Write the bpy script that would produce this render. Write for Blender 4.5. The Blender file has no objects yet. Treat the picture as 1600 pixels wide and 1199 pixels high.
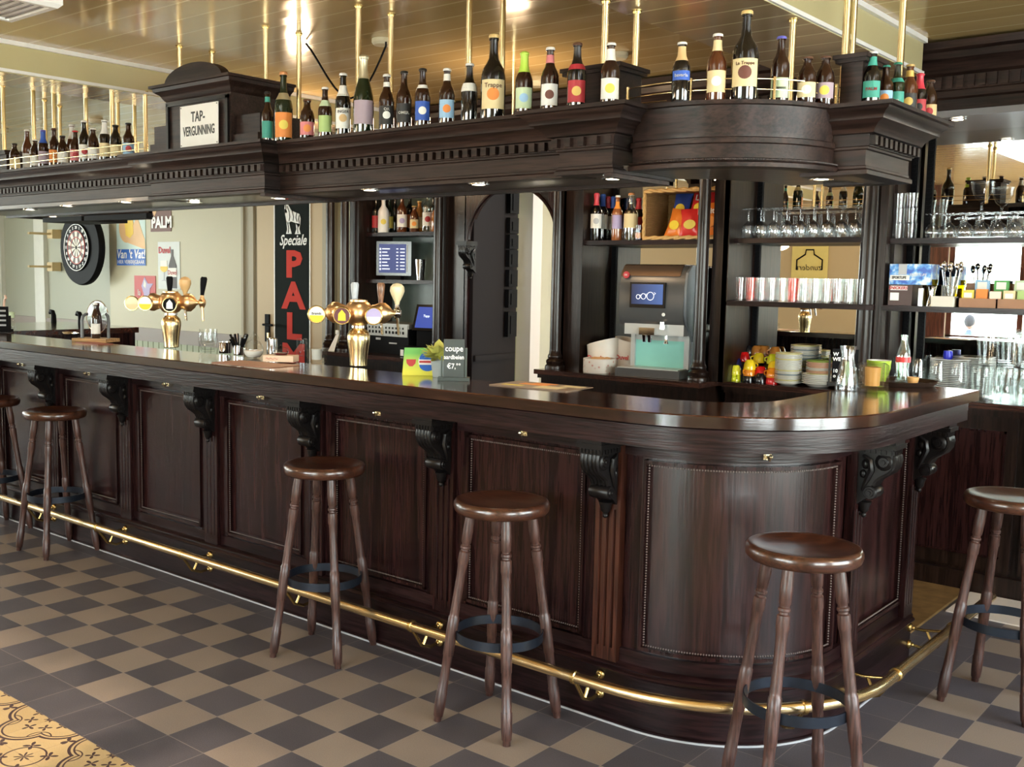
import bpy, bmesh, math, random
from math import sin, cos, pi, radians, sqrt, atan2
from mathutils import Vector, Matrix
random.seed(7)
S = bpy.context.scene
COL = S.collection
# ---------------------------------------------------------------- camera
YAW, PITCH, ROLL, FPX, PPX = -0.708351229, 0.102280666, 0.0158709388, 1637.5532, -76.8156
CAM = Vector((3.5389, -1.9359, 1.5511))
FW = Vector((sin(YAW)*cos(PITCH), cos(YAW)*cos(PITCH), -sin(PITCH)))
RT = FW.cross(Vector((0, 0, 1))).normalized(); UP = RT.cross(FW)
R2 = RT*cos(ROLL)+UP*sin(ROLL); U2 = -RT*sin(ROLL)+UP*cos(ROLL)
cd = bpy.data.cameras.new('camera'); cam = bpy.data.objects.new('camera', cd); COL.objects.link(cam)
cam.matrix_world = Matrix(((R2.x, U2.x, -FW.x, CAM.x), (R2.y, U2.y, -FW.y, CAM.y), (R2.z, U2.z, -FW.z, CAM.z), (0, 0, 0, 1)))
cd.sensor_width = 36; cd.lens = FPX/1600*36; cd.shift_x = -PPX/1600; cd.clip_start = .05; cd.clip_end = 200
S.camera = cam
S.view_settings.view_transform = 'Standard'; S.view_settings.look = 'None'; S.view_settings.gamma = 1
S.view_settings.exposure = .82
S.cycles.use_denoising = True
S.cycles.max_bounces = 10; S.cycles.glossy_bounces = 5; S.cycles.transparent_max_bounces = 40; S.cycles.transmission_bounces = 8
S.cycles.sample_clamp_indirect = 6; S.cycles.caustics_reflective = False; S.cycles.caustics_refractive = False
# ---------------------------------------------------------------- daylight
W = bpy.data.worlds.new('World'); S.world = W; W.use_nodes = True
wn = W.node_tree; wn.nodes.clear()
wo = wn.nodes.new('ShaderNodeOutputWorld'); wb = wn.nodes.new('ShaderNodeBackground')
tc = wn.nodes.new('ShaderNodeTexCoord'); sp = wn.nodes.new('ShaderNodeSeparateXYZ'); cr = wn.nodes.new('ShaderNodeValToRGB')
wn.links.new(tc.outputs['Generated'], sp.inputs[0]); wn.links.new(sp.outputs['Z'], cr.inputs[0]); wn.links.new(cr.outputs[0], wb.inputs[0])
e = cr.color_ramp.elements; e[0].position = 0.0; e[0].color = (.93, 1, .93, 1); e[1].position = .5; e[1].color = (.74, .84, 1.0, 1)
wb.inputs[1].default_value = 13.0; wn.links.new(wb.outputs[0], wo.inputs[0])
def link(name, data):
    o = bpy.data.objects.new(name, data); COL.objects.link(o); return o
sl = bpy.data.lights.new('sun', 'SUN'); sl.energy = 3.4; sl.angle = radians(2.2); sl.color = (1, .80, .62)
so = link('sun', sl)
so.rotation_euler = Vector((-.9, 3.77, -2.2)).to_track_quat('-Z', 'Y').to_euler()
def portal(x0, x1, y, z0, z1, rot):
    l = bpy.data.lights.new('window_portal', 'AREA'); l.shape = 'RECTANGLE'; l.size = x1-x0; l.size_y = z1-z0
    l.cycles.is_portal = True
    o = link('window_portal', l); o.location = ((x0+x1)/2, y, (z0+z1)/2) if rot == 0 else (y, (x0+x1)/2, (z0+z1)/2)
    o.rotation_euler = (-pi/2, 0, pi) if rot == 0 else (pi/2, 0, rot)
    return o
WINS = [(-9.0, -7.4), (-7.1, -5.6), (-.28, 1.33), (1.45, 2.55)]  # the pair furthest left is unseen, added to let in more light
SY = -3.5; WZ0, WZ1 = .88, 2.22
WB = {1.45: .06}                                              # the right one reaches the floor
for a, b in WINS: portal(a, b, SY-.02, WB.get(a, WZ0), WZ1, 0)
EX = 5.6; EW_ADDED = [(-2.6, -.6), (.2, 2.6)]  # unseen east windows, added to light the right side
for a, b in EW_ADDED: portal(a, b, EX+.02, .5, 2.3, pi/2)
NWX = -9.6; WW_ADDED = [(-2.6, -1.2), (.4, 2.4)]  # unseen west windows, added to brighten the left side and ceiling
for a, b in WW_ADDED: portal(a, b, NWX-.02, .7, 2.3, -pi/2)
# ---------------------------------------------------------------- pixel to place: a point of the photograph on a known plane of the room
def hit(px, py, ax, v):
    d = FW+R2*((px-800-PPX)/FPX)-U2*((py-599.5)/FPX)
    return CAM+d*((v-CAM[ax])/d[ax])
# ---------------------------------------------------------------- mesh builder
class MB:
    def __init__(s): s.v = []; s.f = []
    def add(s, vs, fs):
        n = len(s.v); s.v += [tuple(p) for p in vs]; s.f += [tuple(i+n for i in f) for f in fs]; return s
    def box(s, x0, x1, y0, y1, z0, z1, M=None):
        vs = [Vector((x, y, z)) for x in (x0, x1) for y in (y0, y1) for z in (z0, z1)]
        if M is not None: vs = [M @ p for p in vs]
        return s.add(vs, [(0, 1, 3, 2), (4, 6, 7, 5), (0, 4, 5, 1), (2, 3, 7, 6), (0, 2, 6, 4), (1, 5, 7, 3)])
    def lathe(s, prof, c=(0, 0, 0), n=24, M=None, cap=True):
        vs = []; fs = []
        for r, z in prof:
            for i in range(n):
                a = 2*pi*i/n; p = Vector((r*cos(a), r*sin(a), z))
                vs.append((M @ p if M is not None else p)+Vector(c))
        for k in range(len(prof)-1):
            for i in range(n):
                j = (i+1) % n; fs.append((k*n+i, k*n+j, (k+1)*n+j, (k+1)*n+i))
        if cap:
            if prof[0][0] > 1e-6: fs.append(tuple(range(n-1, -1, -1)))
            if prof[-1][0] > 1e-6: fs.append(tuple((len(prof)-1)*n+i for i in range(n)))
        return s.add(vs, fs)
    def rod(s, p0, p1, prof, n=12):    # turned rod: prof = [(t, r)]
        p0 = Vector(p0); p1 = Vector(p1); d = p1-p0; L = d.length
        q = d.normalized().to_track_quat('Z', 'Y').to_matrix()
        return s.lathe([(r, t*L) for t, r in prof], p0, n, q)
    def tube(s, pts, r, n=8, closed=False):
        pts = [Vector(p) for p in pts]; vs = []; fs = []; N = len(pts); u = None
        for k, p in enumerate(pts):
            if closed: t = (pts[(k+1) % N]-pts[k-1]).normalized()
            else: t = (pts[min(k+1, N-1)]-pts[max(k-1, 0)]).normalized()
            if u is None: u = t.orthogonal().normalized()
            u = (u-t*u.dot(t)).normalized(); w = t.cross(u)
            rr = r[k] if isinstance(r, (list, tuple)) else r
            for i in range(n):
                a = 2*pi*i/n; vs.append(p+u*cos(a)*rr+w*sin(a)*rr)
        M = N if closed else N-1
        for k in range(M):
            k2 = (k+1) % N
            for i in range(n):
                j = (i+1) % n; fs.append((k*n+i, k*n+j, k2*n+j, k2*n+i))
        if not closed: fs += [tuple(range(n-1, -1, -1)), tuple((N-1)*n+i for i in range(n))]
        return s.add(vs, fs)
    def prism(s, pts, fn, a, b):       # polygon pts extruded: fn(u, v, w) -> point
        n = len(pts); vs = [fn(u, v, a) for u, v in pts]+[fn(u, v, b) for u, v in pts]
        fs = [tuple(range(n-1, -1, -1)), tuple(range(n, 2*n))]+[(i, (i+1) % n, n+(i+1) % n, n+i) for i in range(n)]
        return s.add(vs, fs)
    def sweep(s, path, prof, closed=False, cap=True):   # path = [(point2d, normal2d)], prof = [(d, z)]
        n = len(prof); vs = []; fs = []
        for (p, nn) in path:
            for d, z in prof: vs.append((p[0]+nn[0]*d, p[1]+nn[1]*d, z))
        N = len(path)
        for k in range(N if closed else N-1):
            k2 = (k+1) % N
            for i in range(n):
                j = (i+1) % n; fs.append((k*n+i, k2*n+i, k2*n+j, k*n+j))
        if cap and not closed: fs += [tuple(range(n)), tuple((N-1)*n+i for i in range(n-1, -1, -1))]
        return s.add(vs, fs)
    def ball(s, c, r, n=10, sc=(1, 1, 1)):
        m = n//2+1; prof = [(max(1e-4, sin(pi*k/m)) * r, -cos(pi*k/m)*r) for k in range(m+1)]
        M = Matrix.Diagonal(sc)
        return s.lathe(prof, c, n, M, cap=False)
    def mesh(s, name, mat, angle=35):
        me = bpy.data.meshes.new(name); me.from_pydata(s.v, [], s.f)
        bm = bmesh.new(); bm.from_mesh(me); bmesh.ops.recalc_face_normals(bm, faces=bm.faces); bm.to_mesh(me); bm.free()
        me.polygons.foreach_set('use_smooth', [True]*len(me.polygons)); me.set_sharp_from_angle(angle=radians(angle))
        for m in (mat if isinstance(mat, (list, tuple)) else [mat]): me.materials.append(m)
        return me
def thing(name, label, cat, loc=(0, 0, 0), rz=0, group=None):
    o = link(name, None); o.location = loc; o.rotation_euler = (0, 0, rz); o.empty_display_size = .05
    o['label'] = label; o['category'] = cat
    if group: o['group'] = group
    return o
def part(name, mb, mat, parent, loc=None, angle=35, label=None):
    o = link(name, mb.mesh(name, mat, angle) if isinstance(mb, MB) else mb); o.parent = parent
    if loc is not None: o.location = loc
    if label: o['label'] = label
    return o
def solo(name, mb, mat, label, cat, loc=(0, 0, 0), group=None, angle=35, rz=0):
    o = link(name, mb.mesh(name, mat, angle)); o.location = loc; o.rotation_euler = (0, 0, rz); o['label'] = label; o['category'] = cat
    if group: o['group'] = group
    return o
def struct(name, mb, mat, parent=None, angle=35):
    o = link(name, mb.mesh(name, mat, angle))
    if parent: o.parent = parent
    else: o['kind'] = 'structure'
    return o
KIDS = {}
def dup(o, loc=None, rz=None, label=None, group=None, parent=None):
    c = o.copy(); COL.objects.link(c)
    if parent is not None: c.parent = parent
    if loc is not None: c.location = loc
    if rz is not None: c.rotation_euler = (0, 0, rz)
    if label: c['label'] = label
    if group: c['group'] = group
    ks = KIDS.get(o.name)
    if ks is None: ks = KIDS[o.name] = list(o.children)
    for k in ks: dup(k, parent=c)
    return c
def text(s, size, mat, parent, M, name='lettering', bold=0.0, sx=1.0, depth=.0006, align='CENTER', shear=0):
    c = bpy.data.curves.new('t', 'FONT'); c.body = s; c.size = size; c.align_x = align; c.align_y = 'CENTER'
    c.offset = bold; c.extrude = depth; c.resolution_u = 2; c.shear = shear; c.space_line = .9
    t = bpy.data.objects.new('t', c); me = bpy.data.meshes.new_from_object(t); bpy.data.objects.remove(t); bpy.data.curves.remove(c)
    me.name = name; me.transform(Matrix.Diagonal((sx, 1, 1, 1))); me.transform(M)
    me.materials.clear(); me.materials.append(mat)
    return part(name, me, mat, parent)
def facing(loc, rz=0, tilt=0):          # text frame: upright, facing -y when rz = 0
    return Matrix.Translation(loc) @ Matrix.Rotation(rz, 4, 'Z') @ Matrix.Rotation(pi/2+tilt, 4, 'X')
# ---------------------------------------------------------------- materials
class NT:
    def __init__(s, name):
        s.m = bpy.data.materials.new(name); s.m.use_nodes = True; s.t = s.m.node_tree; s.b = s.t.nodes['Principled BSDF']; s.out = s.t.nodes['Material Output']
    def n(s, typ, ins=None, **kw):
        x = s.t.nodes.new(typ)
        for k, v in kw.items(): setattr(x, k, v)
        for k, v in (ins or {}).items():
            if isinstance(v, bpy.types.NodeSocket): s.t.links.new(v, x.inputs[k])
            else: x.inputs[k].default_value = v
        return x
    def math(s, op, a, b=0.0, c=0.0):
        return s.n('ShaderNodeMath', {0: a, 1: b, 2: c}, operation=op).outputs[0]
    def ramp(s, f, stops):
        r = s.n('ShaderNodeValToRGB', {0: f}); e = r.color_ramp.elements
        while len(e) < len(stops): e.new(.5)
        for q, (p, c) in zip(e, stops): q.position = p; q.color = (*c, 1)
        return r.outputs[0]
    def mix(s, f, a, b):
        x = s.n('ShaderNodeMix', data_type='RGBA')
        for i, v in ((0, f), (6, a), (7, b)):
            if isinstance(v, bpy.types.NodeSocket): s.t.links.new(v, x.inputs[i])
            else: x.inputs[i].default_value = (*v, 1) if isinstance(v, tuple) and len(v) == 3 else v
        return x.outputs[2]
    def set(s, **kw):
        for k, v in kw.items():
            k = k.replace('_', ' ')
            if isinstance(v, bpy.types.NodeSocket): s.t.links.new(v, s.b.inputs[k])
            elif isinstance(v, tuple): s.b.inputs[k].default_value = (*v, 1)[:4]
            else: s.b.inputs[k].default_value = v
        return s.m
    def bump(s, h, strength=.2, dist=.002):
        s.t.links.new(s.n('ShaderNodeBump', {'Height': h, 'Strength': strength, 'Distance': dist}).outputs[0], s.b.inputs['Normal'])
MATS = {}
def plain(name, col, rough=.5, metal=0.0, var=.06, **kw):
    if name in MATS: return MATS[name]
    t = NT(name)
    n = t.n('ShaderNodeTexNoise', {'Scale': 14.0, 'Detail': 2.0, 'Vector': t.n('ShaderNodeTexCoord').outputs['Object']})
    lo = tuple(c*(1-var) for c in col); hi = tuple(min(1, c*(1+var)) for c in col)
    t.set(Base_Color=t.mix(n.outputs[0], lo, hi), Roughness=rough, Metallic=metal, **kw)
    MATS[name] = t.m; return t.m
def emit(name, col, k):
    t = NT(name); return t.set(Base_Color=(0, 0, 0), Emission_Color=col, Emission_Strength=k)
def wood(name, dark, light, axis='Z', scale=1.0, rough=.32, coat=.3, bump=.25, spec=.5):
    t = NT(name); co = t.n('ShaderNodeTexCoord').outputs['Object']
    st = {'X': (1.2, 22, 22), 'Y': (22, 1.2, 22), 'Z': (22, 22, 1.2), 'H': (1.8, 1.8, 26)}[axis]
    mp = t.n('ShaderNodeMapping', {'Vector': co, 'Scale': tuple(c*scale for c in st)}).outputs[0]
    n1 = t.n('ShaderNodeTexNoise', {'Vector': mp, 'Scale': 1.0, 'Detail': 4.0, 'Roughness': .6, 'Distortion': .6}).outputs[0]
    mp2 = t.n('ShaderNodeMapping', {'Vector': co, 'Scale': tuple(c*scale*5 for c in st)}).outputs[0]
    n2 = t.n('ShaderNodeTexNoise', {'Vector': mp2, 'Scale': 1.0, 'Detail': 2.0, 'Roughness': .5}).outputs[0]
    c = t.mix(t.ramp(n1, [(.3, (0, 0, 0)), (.7, (1, 1, 1))]), dark, light)
    pore = t.ramp(n2, [(.38, (.45, .45, .45)), (.55, (1, 1, 1))])
    mul = t.n('ShaderNodeMix', data_type='RGBA', blend_type='MULTIPLY')
    mul.inputs[0].default_value = 1.0; t.t.links.new(c, mul.inputs[6]); t.t.links.new(pore, mul.inputs[7])
    t.bump(n2, bump, .0015)
    return t.set(Base_Color=mul.outputs[2], Roughness=rough, Coat_Weight=coat, Coat_Roughness=.12, Specular_IOR_Level=spec)
OAK_D, OAK_L = (.005, .0014, .0018), (.034, .0115, .0105)
oak_v = wood('dark_oak_upright', OAK_D, OAK_L, 'Z', 1.0, .27, .05, .4, .22)
oak_h = wood('dark_oak_lengthwise', OAK_D, (.026, .0105, .0105), 'H', 1.0, .30, .04, .5, .24)
oak_y = wood('dark_oak_crosswise', OAK_D, OAK_L, 'Y', 1.0, .30, .05, .4, .24)
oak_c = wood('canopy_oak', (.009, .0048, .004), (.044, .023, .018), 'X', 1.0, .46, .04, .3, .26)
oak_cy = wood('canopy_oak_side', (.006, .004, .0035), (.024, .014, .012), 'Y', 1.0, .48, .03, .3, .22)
top_m = wood('polished_counter_wood', (.022, .006, .004), (.085, .026, .014), 'X', .7, .14, .8, .06)
back_m = wood('back_bar_oak', (.006, .003, .0025), (.026, .013, .009), 'Z', 1.0, .28, .10, .3, .33)
oak_r = wood('dark_oak_curved', OAK_D, OAK_L, 'Z', 1.0, .30, .20, .5, .42)
edge_m = wood('polished_edge_wood', (.006, .002, .002), (.030, .010, .008), 'H', 1.0, .14, .8, .1, .5)
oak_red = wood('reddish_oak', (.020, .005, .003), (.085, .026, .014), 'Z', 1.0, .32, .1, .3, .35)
seat_m = wood('stool_wood', (.034, .011, .006), (.085, .030, .015), 'X', 1.6, .28, .5, .1)
leg_m = wood('stool_leg_wood', (.032, .012, .009), (.10, .045, .034), 'Z', 1.6, .42, .15, .12)
carve = plain('black_carved_wood', (.005, .004, .004), .32, 0, .3, Specular_IOR_Level=.25)
brass = plain('polished_brass', (.86, .68, .38), .24, 1.0, .06)
brass2 = plain('aged_brass', (.62, .44, .17), .26, 1.0, .2)
copper = plain('copper_gold', (.90, .60, .32), .34, 1.0, .08)
chrome = plain('chrome', (.8, .8, .8), .08, 1.0, .02)
steel = plain('brushed_steel', (.55, .56, .57), .3, 1.0, .05)
iron = plain('black_iron', (.018, .024, .036), .38, .6, .2)
black = plain('matt_black', (.004, .004, .005), .6, Specular_IOR_Level=.1)
blackg = plain('gloss_black', (.010, .010, .011), .15)
white = plain('white_enamel', (.82, .82, .80), .35)
paper = plain('white_paper', (.78, .76, .70), .7)
cream = plain('cream_paint', (.62, .56, .40), .45, 0, .03)
def glassm(name, col=(.965, .975, .97), gl=.04, rough=.02):
    t = NT(name); t.t.nodes.remove(t.b)
    lw = t.n('ShaderNodeLayerWeight', {'Blend': .35}).outputs['Facing']
    tr = t.n('ShaderNodeBsdfTransparent', {'Color': t.mix(t.math('POWER', lw, 4.0), col, tuple(c*.45 for c in col))}).outputs[0]
    g = t.n('ShaderNodeBsdfGlossy', {'Color': (.95, .97, 1, 1), 'Roughness': rough}).outputs[0]
    f = t.math('ADD', t.math('MULTIPLY', t.math('POWER', lw, 3.0), .50), gl)
    mx = t.n('ShaderNodeMixShader', {0: f, 1: tr, 2: g}).outputs[0]
    t.t.links.new(mx, t.out.inputs[0]); return t.m
glass = glassm('clear_glass'); glass_b = glassm('bright_glass', (.95, .96, .96), .13, .05)
pane_m = glassm('window_glass', (.98, .99, .99), .03, 0.0)
def bottle_m(name, col, tr=.0):
    return plain(name, col, .06, 0, .2, Coat_Weight=.6, Coat_Roughness=.03)
b_brown = bottle_m('brown_bottle_glass', (.020, .006, .003)); b_green = bottle_m('green_bottle_glass', (.006, .016, .006)); b_black = bottle_m('black_bottle_glass', (.004, .004, .004))
b_amber = bottle_m('amber_bottle_glass', (.085, .024, .008))
mirror_m = plain('mirror_silver', (.86, .88, .86), .0, 1.0, .0)
def cmat(name, c, rough=.55): return plain(name, c, rough)
# ---------------------------------------------------------------- room
def floor_mat():
    t = NT('cement_tile_floor'); co = t.n('ShaderNodeTexCoord').outputs['Object']; xyz = t.n('ShaderNodeSeparateXYZ', {0: co})
    x, y = xyz.outputs[0], xyz.outputs[1]; M = t.math
    u = M('MULTIPLY', x, 5.0); v = M('MULTIPLY', y, 5.0)
    fx = M('FLOOR', u); fy = M('FLOOR', v)
    par = M('MODULO', M('ADD', M('ADD', fx, fy), 1000.0), 2.0)
    even = M('LESS_THAN', par, .5)                                  # light tiles
    inz = M('MULTIPLY', M('GREATER_THAN', y, 0.0), M('MAXIMUM', M('LESS_THAN', y, 1.0), M('GREATER_THAN', x, 2.4)))
    light = M('MULTIPLY', even, inz)
    cell = t.n('ShaderNodeTexWhiteNoise', {'Vector': t.n('ShaderNodeCombineXYZ', {0: fx, 1: fy}).outputs[0]}, noise_dimensions='3D').outputs[0]
    n1 = t.n('ShaderNodeTexNoise', {'Vector': co, 'Scale': 7.0, 'Detail': 5.0, 'Roughness': .65}).outputs[0]
    n2 = t.n('ShaderNodeTexNoise', {'Vector': co, 'Scale': 260.0, 'Detail': 1.0}).outputs[0]
    fine = M('MULTIPLY', M('SUBTRACT', n2, .5), .8)
    k = M('ADD', M('ADD', M('MULTIPLY', n1, .7), M('MULTIPLY', cell, .3)), fine)
    dk = t.mix(k, (.040, .036, .040), (.112, .100, .106)); lt = t.mix(k, (.175, .138, .108), (.285, .230, .180))
    base = t.mix(light, dk, lt)
    # grout
    gu = M('ABSOLUTE', M('SUBTRACT', M('FRACT', u), .5)); gv = M('ABSOLUTE', M('SUBTRACT', M('FRACT', v), .5))
    g = M('GREATER_THAN', M('MAXIMUM', gu, gv), .4935)
    base = t.mix(M('MULTIPLY', g, .55), base, (.30, .25, .21))
    # patterned tiles: lobed rings and leaves, 0.4 m repeat
    pu = M('ABSOLUTE', M('SUBTRACT', M('FRACT', M('MULTIPLY', x, 2.5)), .5)); pv = M('ABSOLUTE', M('SUBTRACT', M('FRACT', M('MULTIPLY', y, 2.5)), .5))
    def dist(a, b, cx, cy): return M('SQRT', M('ADD', M('POWER', M('SUBTRACT', a, cx), 2.0), M('POWER', M('SUBTRACT', b, cy), 2.0)))
    d1 = dist(pu, pv, .22, 0.0); d2 = dist(pu, pv, 0.0, .22)
    dm = M('MINIMUM', d1, d2)
    def ring(d, r, w): return M('LESS_THAN', M('ABSOLUTE', M('SUBTRACT', d, r)), w)
    pat = M('MAXIMUM', ring(dm, .235, .013), ring(dm, .195, .008))
    ang = M('ARCTAN2', M('SUBTRACT', pv, .25), M('SUBTRACT', pu, .25))
    def flower(cx, cy, r0, petals, ph):
        a = M('ARCTAN2', M('SUBTRACT', pv, cy), M('SUBTRACT', pu, cx)); d = dist(pu, pv, cx, cy)
        rr = M('MULTIPLY', M('ADD', M('COSINE', M('ADD', M('MULTIPLY', a, petals), ph)), 1.15), r0)
        return M('LESS_THAN', d, rr)
    for q in ((.20, .0, .030, 4.0, 0.0), (.0, .20, .030, 4.0, 0.0), (.36, .36, .034, 4.0, 3.14), (.12, .12, .028, 4.0, 3.14), (.5, .5, .038, 8.0, 0.0), (.5, .12, .03, 3.0, 1.0), (.12, .5, .03, 3.0, 1.0), (0.0, 0.0, .03, 8.0, 0.0)):
        pat = M('MAXIMUM', pat, flower(*q))
    pat = M('MAXIMUM', pat, M('MULTIPLY', ring(dist(pu, pv, .5, .5), .17, .008), M('GREATER_THAN', dm, .25)))
    pat = M('MAXIMUM', pat, M('MULTIPLY', ring(dist(pu, pv, .25, .25), .10, .006), M('LESS_THAN', dm, .19)))
    pz = M('LESS_THAN', y, -.2)
    pc = t.mix(pat, t.mix(k, (.36, .25, .11), (.50, .37, .18)), (.055, .030, .030))
    pc = t.mix(M('MULTIPLY', g, .35), pc, (.20, .15, .09))
    final = t.mix(pz, base, pc)
    t.bump(M('SUBTRACT', n2, g), .12, .001)
    return t.set(Base_Color=final, Roughness=M('ADD', M('MULTIPLY', n1, .25), .34), Specular_IOR_Level=.4)
struct('floor', MB().box(NWX, EX, SY, 7.2, -.1, 0), floor_mat())
def ceil_mat(name, c1, c2):
    t = NT(name); co = t.n('ShaderNodeTexCoord').outputs['Object']; xyz = t.n('ShaderNodeSeparateXYZ', {0: co})
    v = t.math('MULTIPLY', t.math('SUBTRACT', xyz.outputs[1], .83), 1/.182)
    g = t.math('ABSOLUTE', t.math('SUBTRACT', t.math('FRACT', v), .5))
    groove = t.math('GREATER_THAN', g, .468)
    n = t.n('ShaderNodeTexNoise', {'Vector': t.n('ShaderNodeMapping', {'Vector': co, 'Scale': (1.5, 8, 1)}).outputs[0], 'Scale': 1.0, 'Detail': 3.0}).outputs[0]
    cell = t.n('ShaderNodeTexWhiteNoise', {'W': t.math('FLOOR', v)}, noise_dimensions='1D').outputs[0]
    t.bump(t.math('ADD', t.math('MULTIPLY', g, -1.0), t.math('MULTIPLY', n, .6)), .35, .004)
    return t.set(Base_Color=t.mix(groove, t.mix(t.math('ADD', t.math('MULTIPLY', n, .6), t.math('MULTIPLY', cell, .4)), c1, c2), (.75, .60, .32)), Roughness=.15, Specular_IOR_Level=.5, Coat_Weight=.2, Coat_Roughness=.06)
CZ = 2.72
struct('ceiling', MB().box(NWX, EX, SY, 7.2, CZ, CZ+.1), ceil_mat('ceiling_boards', (.46, .32, .13), (.60, .43, .19)))
def wall_mat(name, c):
    t = NT(name); co = t.n('ShaderNodeTexCoord').outputs['Object']
    n = t.n('ShaderNodeTexNoise', {'Vector': co, 'Scale': 2.2, 'Detail': 4.0}).outputs[0]
    n2 = t.n('ShaderNodeTexNoise', {'Vector': co, 'Scale': 90.0, 'Detail': 2.0}).outputs[0]
    t.bump(n2, .08, .001)
    return t.set(Base_Color=t.mix(n, tuple(q*.93 for q in c), c), Roughness=.55)
wall_m = wall_mat('pale_green_wall', (.52, .49, .35)); wall_g = wall_mat('grey_green_wall', (.38, .39, .31)); wall_s = wall_mat('beige_wall', (.50, .40, .25))
trim_m = wall_mat('taupe_trim', (.36, .32, .23)); rail_m = wall_mat('lilac_grey_rail', (.30, .26, .23)); white_w = wall_mat('white_hall_wall', (.66, .64, .66)); green_p = wall_mat('green_panelling', (.34, .38, .25))
NY = 3.97                                 # face of the wall behind the bar
DX0 = hit(171, 400, 1, NY).x
# wall behind the bar, with the doorway under the arch
AX0, AX1 = -1.18, -.42
w = MB(); w.box(DX0, AX0, NY, NY+.12, 0, CZ); w.box(AX1, EX, NY, NY+.12, 0, CZ); w.box(AX0, AX1, NY, NY+.12, 2.25, CZ)
struct('wall_back', w, wall_m)
struct('wall_recess', MB().box(NWX, DX0+.1, 4.22, 4.34, 0, CZ), wall_g)
struct('wall_hall', MB().box(-3.2, 1.2, 5.6, 5.7, 0, CZ), white_w)
w = MB(); ys = [SY, WW_ADDED[0][0], WW_ADDED[0][1], WW_ADDED[1][0], WW_ADDED[1][1], 7.2]
for i in (0, 2, 4): w.box(NWX-.12, NWX, ys[i], ys[i+1], 0, CZ)
for a, b in WW_ADDED: w.box(NWX-.12, NWX, a, b, 0, .7); w.box(NWX-.12, NWX, a, b, 2.3, CZ)
struct('wall_west', w, wall_g)
w = MB()                                  # south wall with its two windows, and more added at the far left
xs = [NWX]+[q for ab in WINS for q in ab]+[EX]
for i in range(0, len(xs), 2): w.box(xs[i], xs[i+1], SY-.2, SY, 0, CZ)
for a, b in WINS: w.box(a, b, SY-.2, SY, 0, WB.get(a, WZ0)); w.box(a, b, SY-.2, SY, WZ1, CZ)
struct('wall_front', w, wall_s)
w = MB(); ys = [SY, EW_ADDED[0][0], EW_ADDED[0][1], EW_ADDED[1][0], EW_ADDED[1][1], 7.2]
for i in (0, 2, 4): w.box(EX, EX+.2, ys[i], ys[i+1], 0, CZ)
for a, b in EW_ADDED: w.box(EX, EX+.2, a, b, 0, .5); w.box(EX, EX+.2, a, b, 2.3, CZ)
struct('wall_east', w, wall_s)
red_frame = wood('red_brown_window_wood', (.07, .02, .012), (.14, .045, .03), 'Z', 1, .4, .2)
n = 1
for a, b in WINS:
    f = MB(); t_ = .06
    zz = WB.get(a, WZ0)
    for x in (a, b-t_, (a+b)/2-t_/2): f.box(x, x+t_, SY-.12, SY-.04, zz, WZ1)
    f.box(a, b, SY-.12, SY-.04, zz, zz+t_); f.box(a, b, SY-.12, SY-.04, WZ1-t_, WZ1)
    o = struct('window_%d' % n, f, red_frame); struct('pane', MB().box(a+.03, b-.03, SY-.085, SY-.08, zz+.03, WZ1-.03), pane_m, o)
    struct('sill', MB().box(a-.08, b+.08, SY-.05, SY+.16 if zz > .5 else SY, zz-.04, zz), white, o); n += 1
for a, b in EW_ADDED:  # frames and panes of the added east windows
    f = MB()
    for y in (a, b-.06, (a+b)/2-.03): f.box(EX+.04, EX+.12, y, y+.06, .5, 2.3)
    f.box(EX+.04, EX+.12, a, b, .5, .56); f.box(EX+.04, EX+.12, a, b, 2.24, 2.3)
    o = struct('window_%d' % n, f, red_frame); struct('pane', MB().box(EX+.08, EX+.085, a+.03, b-.03, .53, 2.27), pane_m, o); n += 1
struct('trim_1', MB().box(-.5, WINS[2][0], SY, SY+.03, 0, CZ), red_frame)
struct('trim_2', MB().box(NWX, -.5, SY, SY+.04, .80, .90).box(NWX, -.5, SY, SY+.025, .66, .72), rail_m)
for a, b in WW_ADDED:  # frames and panes of the added west windows
    f = MB()
    for y in (a, b-.06, (a+b)/2-.03): f.box(NWX-.1, NWX-.03, y, y+.06, .7, 2.3)
    f.box(NWX-.1, NWX-.03, a, b, .7, .76); f.box(NWX-.1, NWX-.03, a, b, 2.24, 2.3)
    o = struct('window_%d' % n, f, red_frame); struct('pane', MB().box(NWX-.07, NWX-.065, a+.03, b-.03, .73, 2.27), pane_m, o); n += 1
# outside: pavement and a hedge
hz = cmat('pavement', (.62, .60, .55), .8); struct('pavement', MB().box(-8, 14, -14, SY-.2, -.5, -.4).box(EX+.2, 14, SY-.2, 8, -.5, -.4).box(-14, NWX-.2, -14, 8, -.5, -.4).box(-14, -8, -14, SY-.2, -.5, -.4), hz)
leafm = plain('leaf_green', (.10, .30, .03), .6, 0, .5)
for (hx, hy, hh, hl) in ((.9, -6.2, 1.25, 'leafy green shrub outside the left front window, seen in the mirror'), (2.9, -6.6, 1.6, 'taller leafy green shrub outside the right front window')):
    mb = MB()
    for k in range(420):
        a = random.uniform(0, 2*pi); r = random.uniform(.2, .75)**.7; z = random.uniform(.1, 1)*hh-.3
        p = Vector((hx+cos(a)*r, hy+sin(a)*r*.6, z)); d = Vector((random.uniform(-1, 1), random.uniform(-1, 1), random.uniform(-.3, 1))).normalized()*.09; e_ = d.orthogonal().normalized()*.04
        mb.add([p-d, p+e_, p+d, p-e_], [(0, 1, 2, 3)])
    t = thing('shrub', hl, 'shrub', (0, 0, 0)); part('foliage', mb, leafm, t); part('stem', MB().tube([(hx, hy, -.40), (hx, hy, hh*.6)], .03), oak_v, t)
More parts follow.
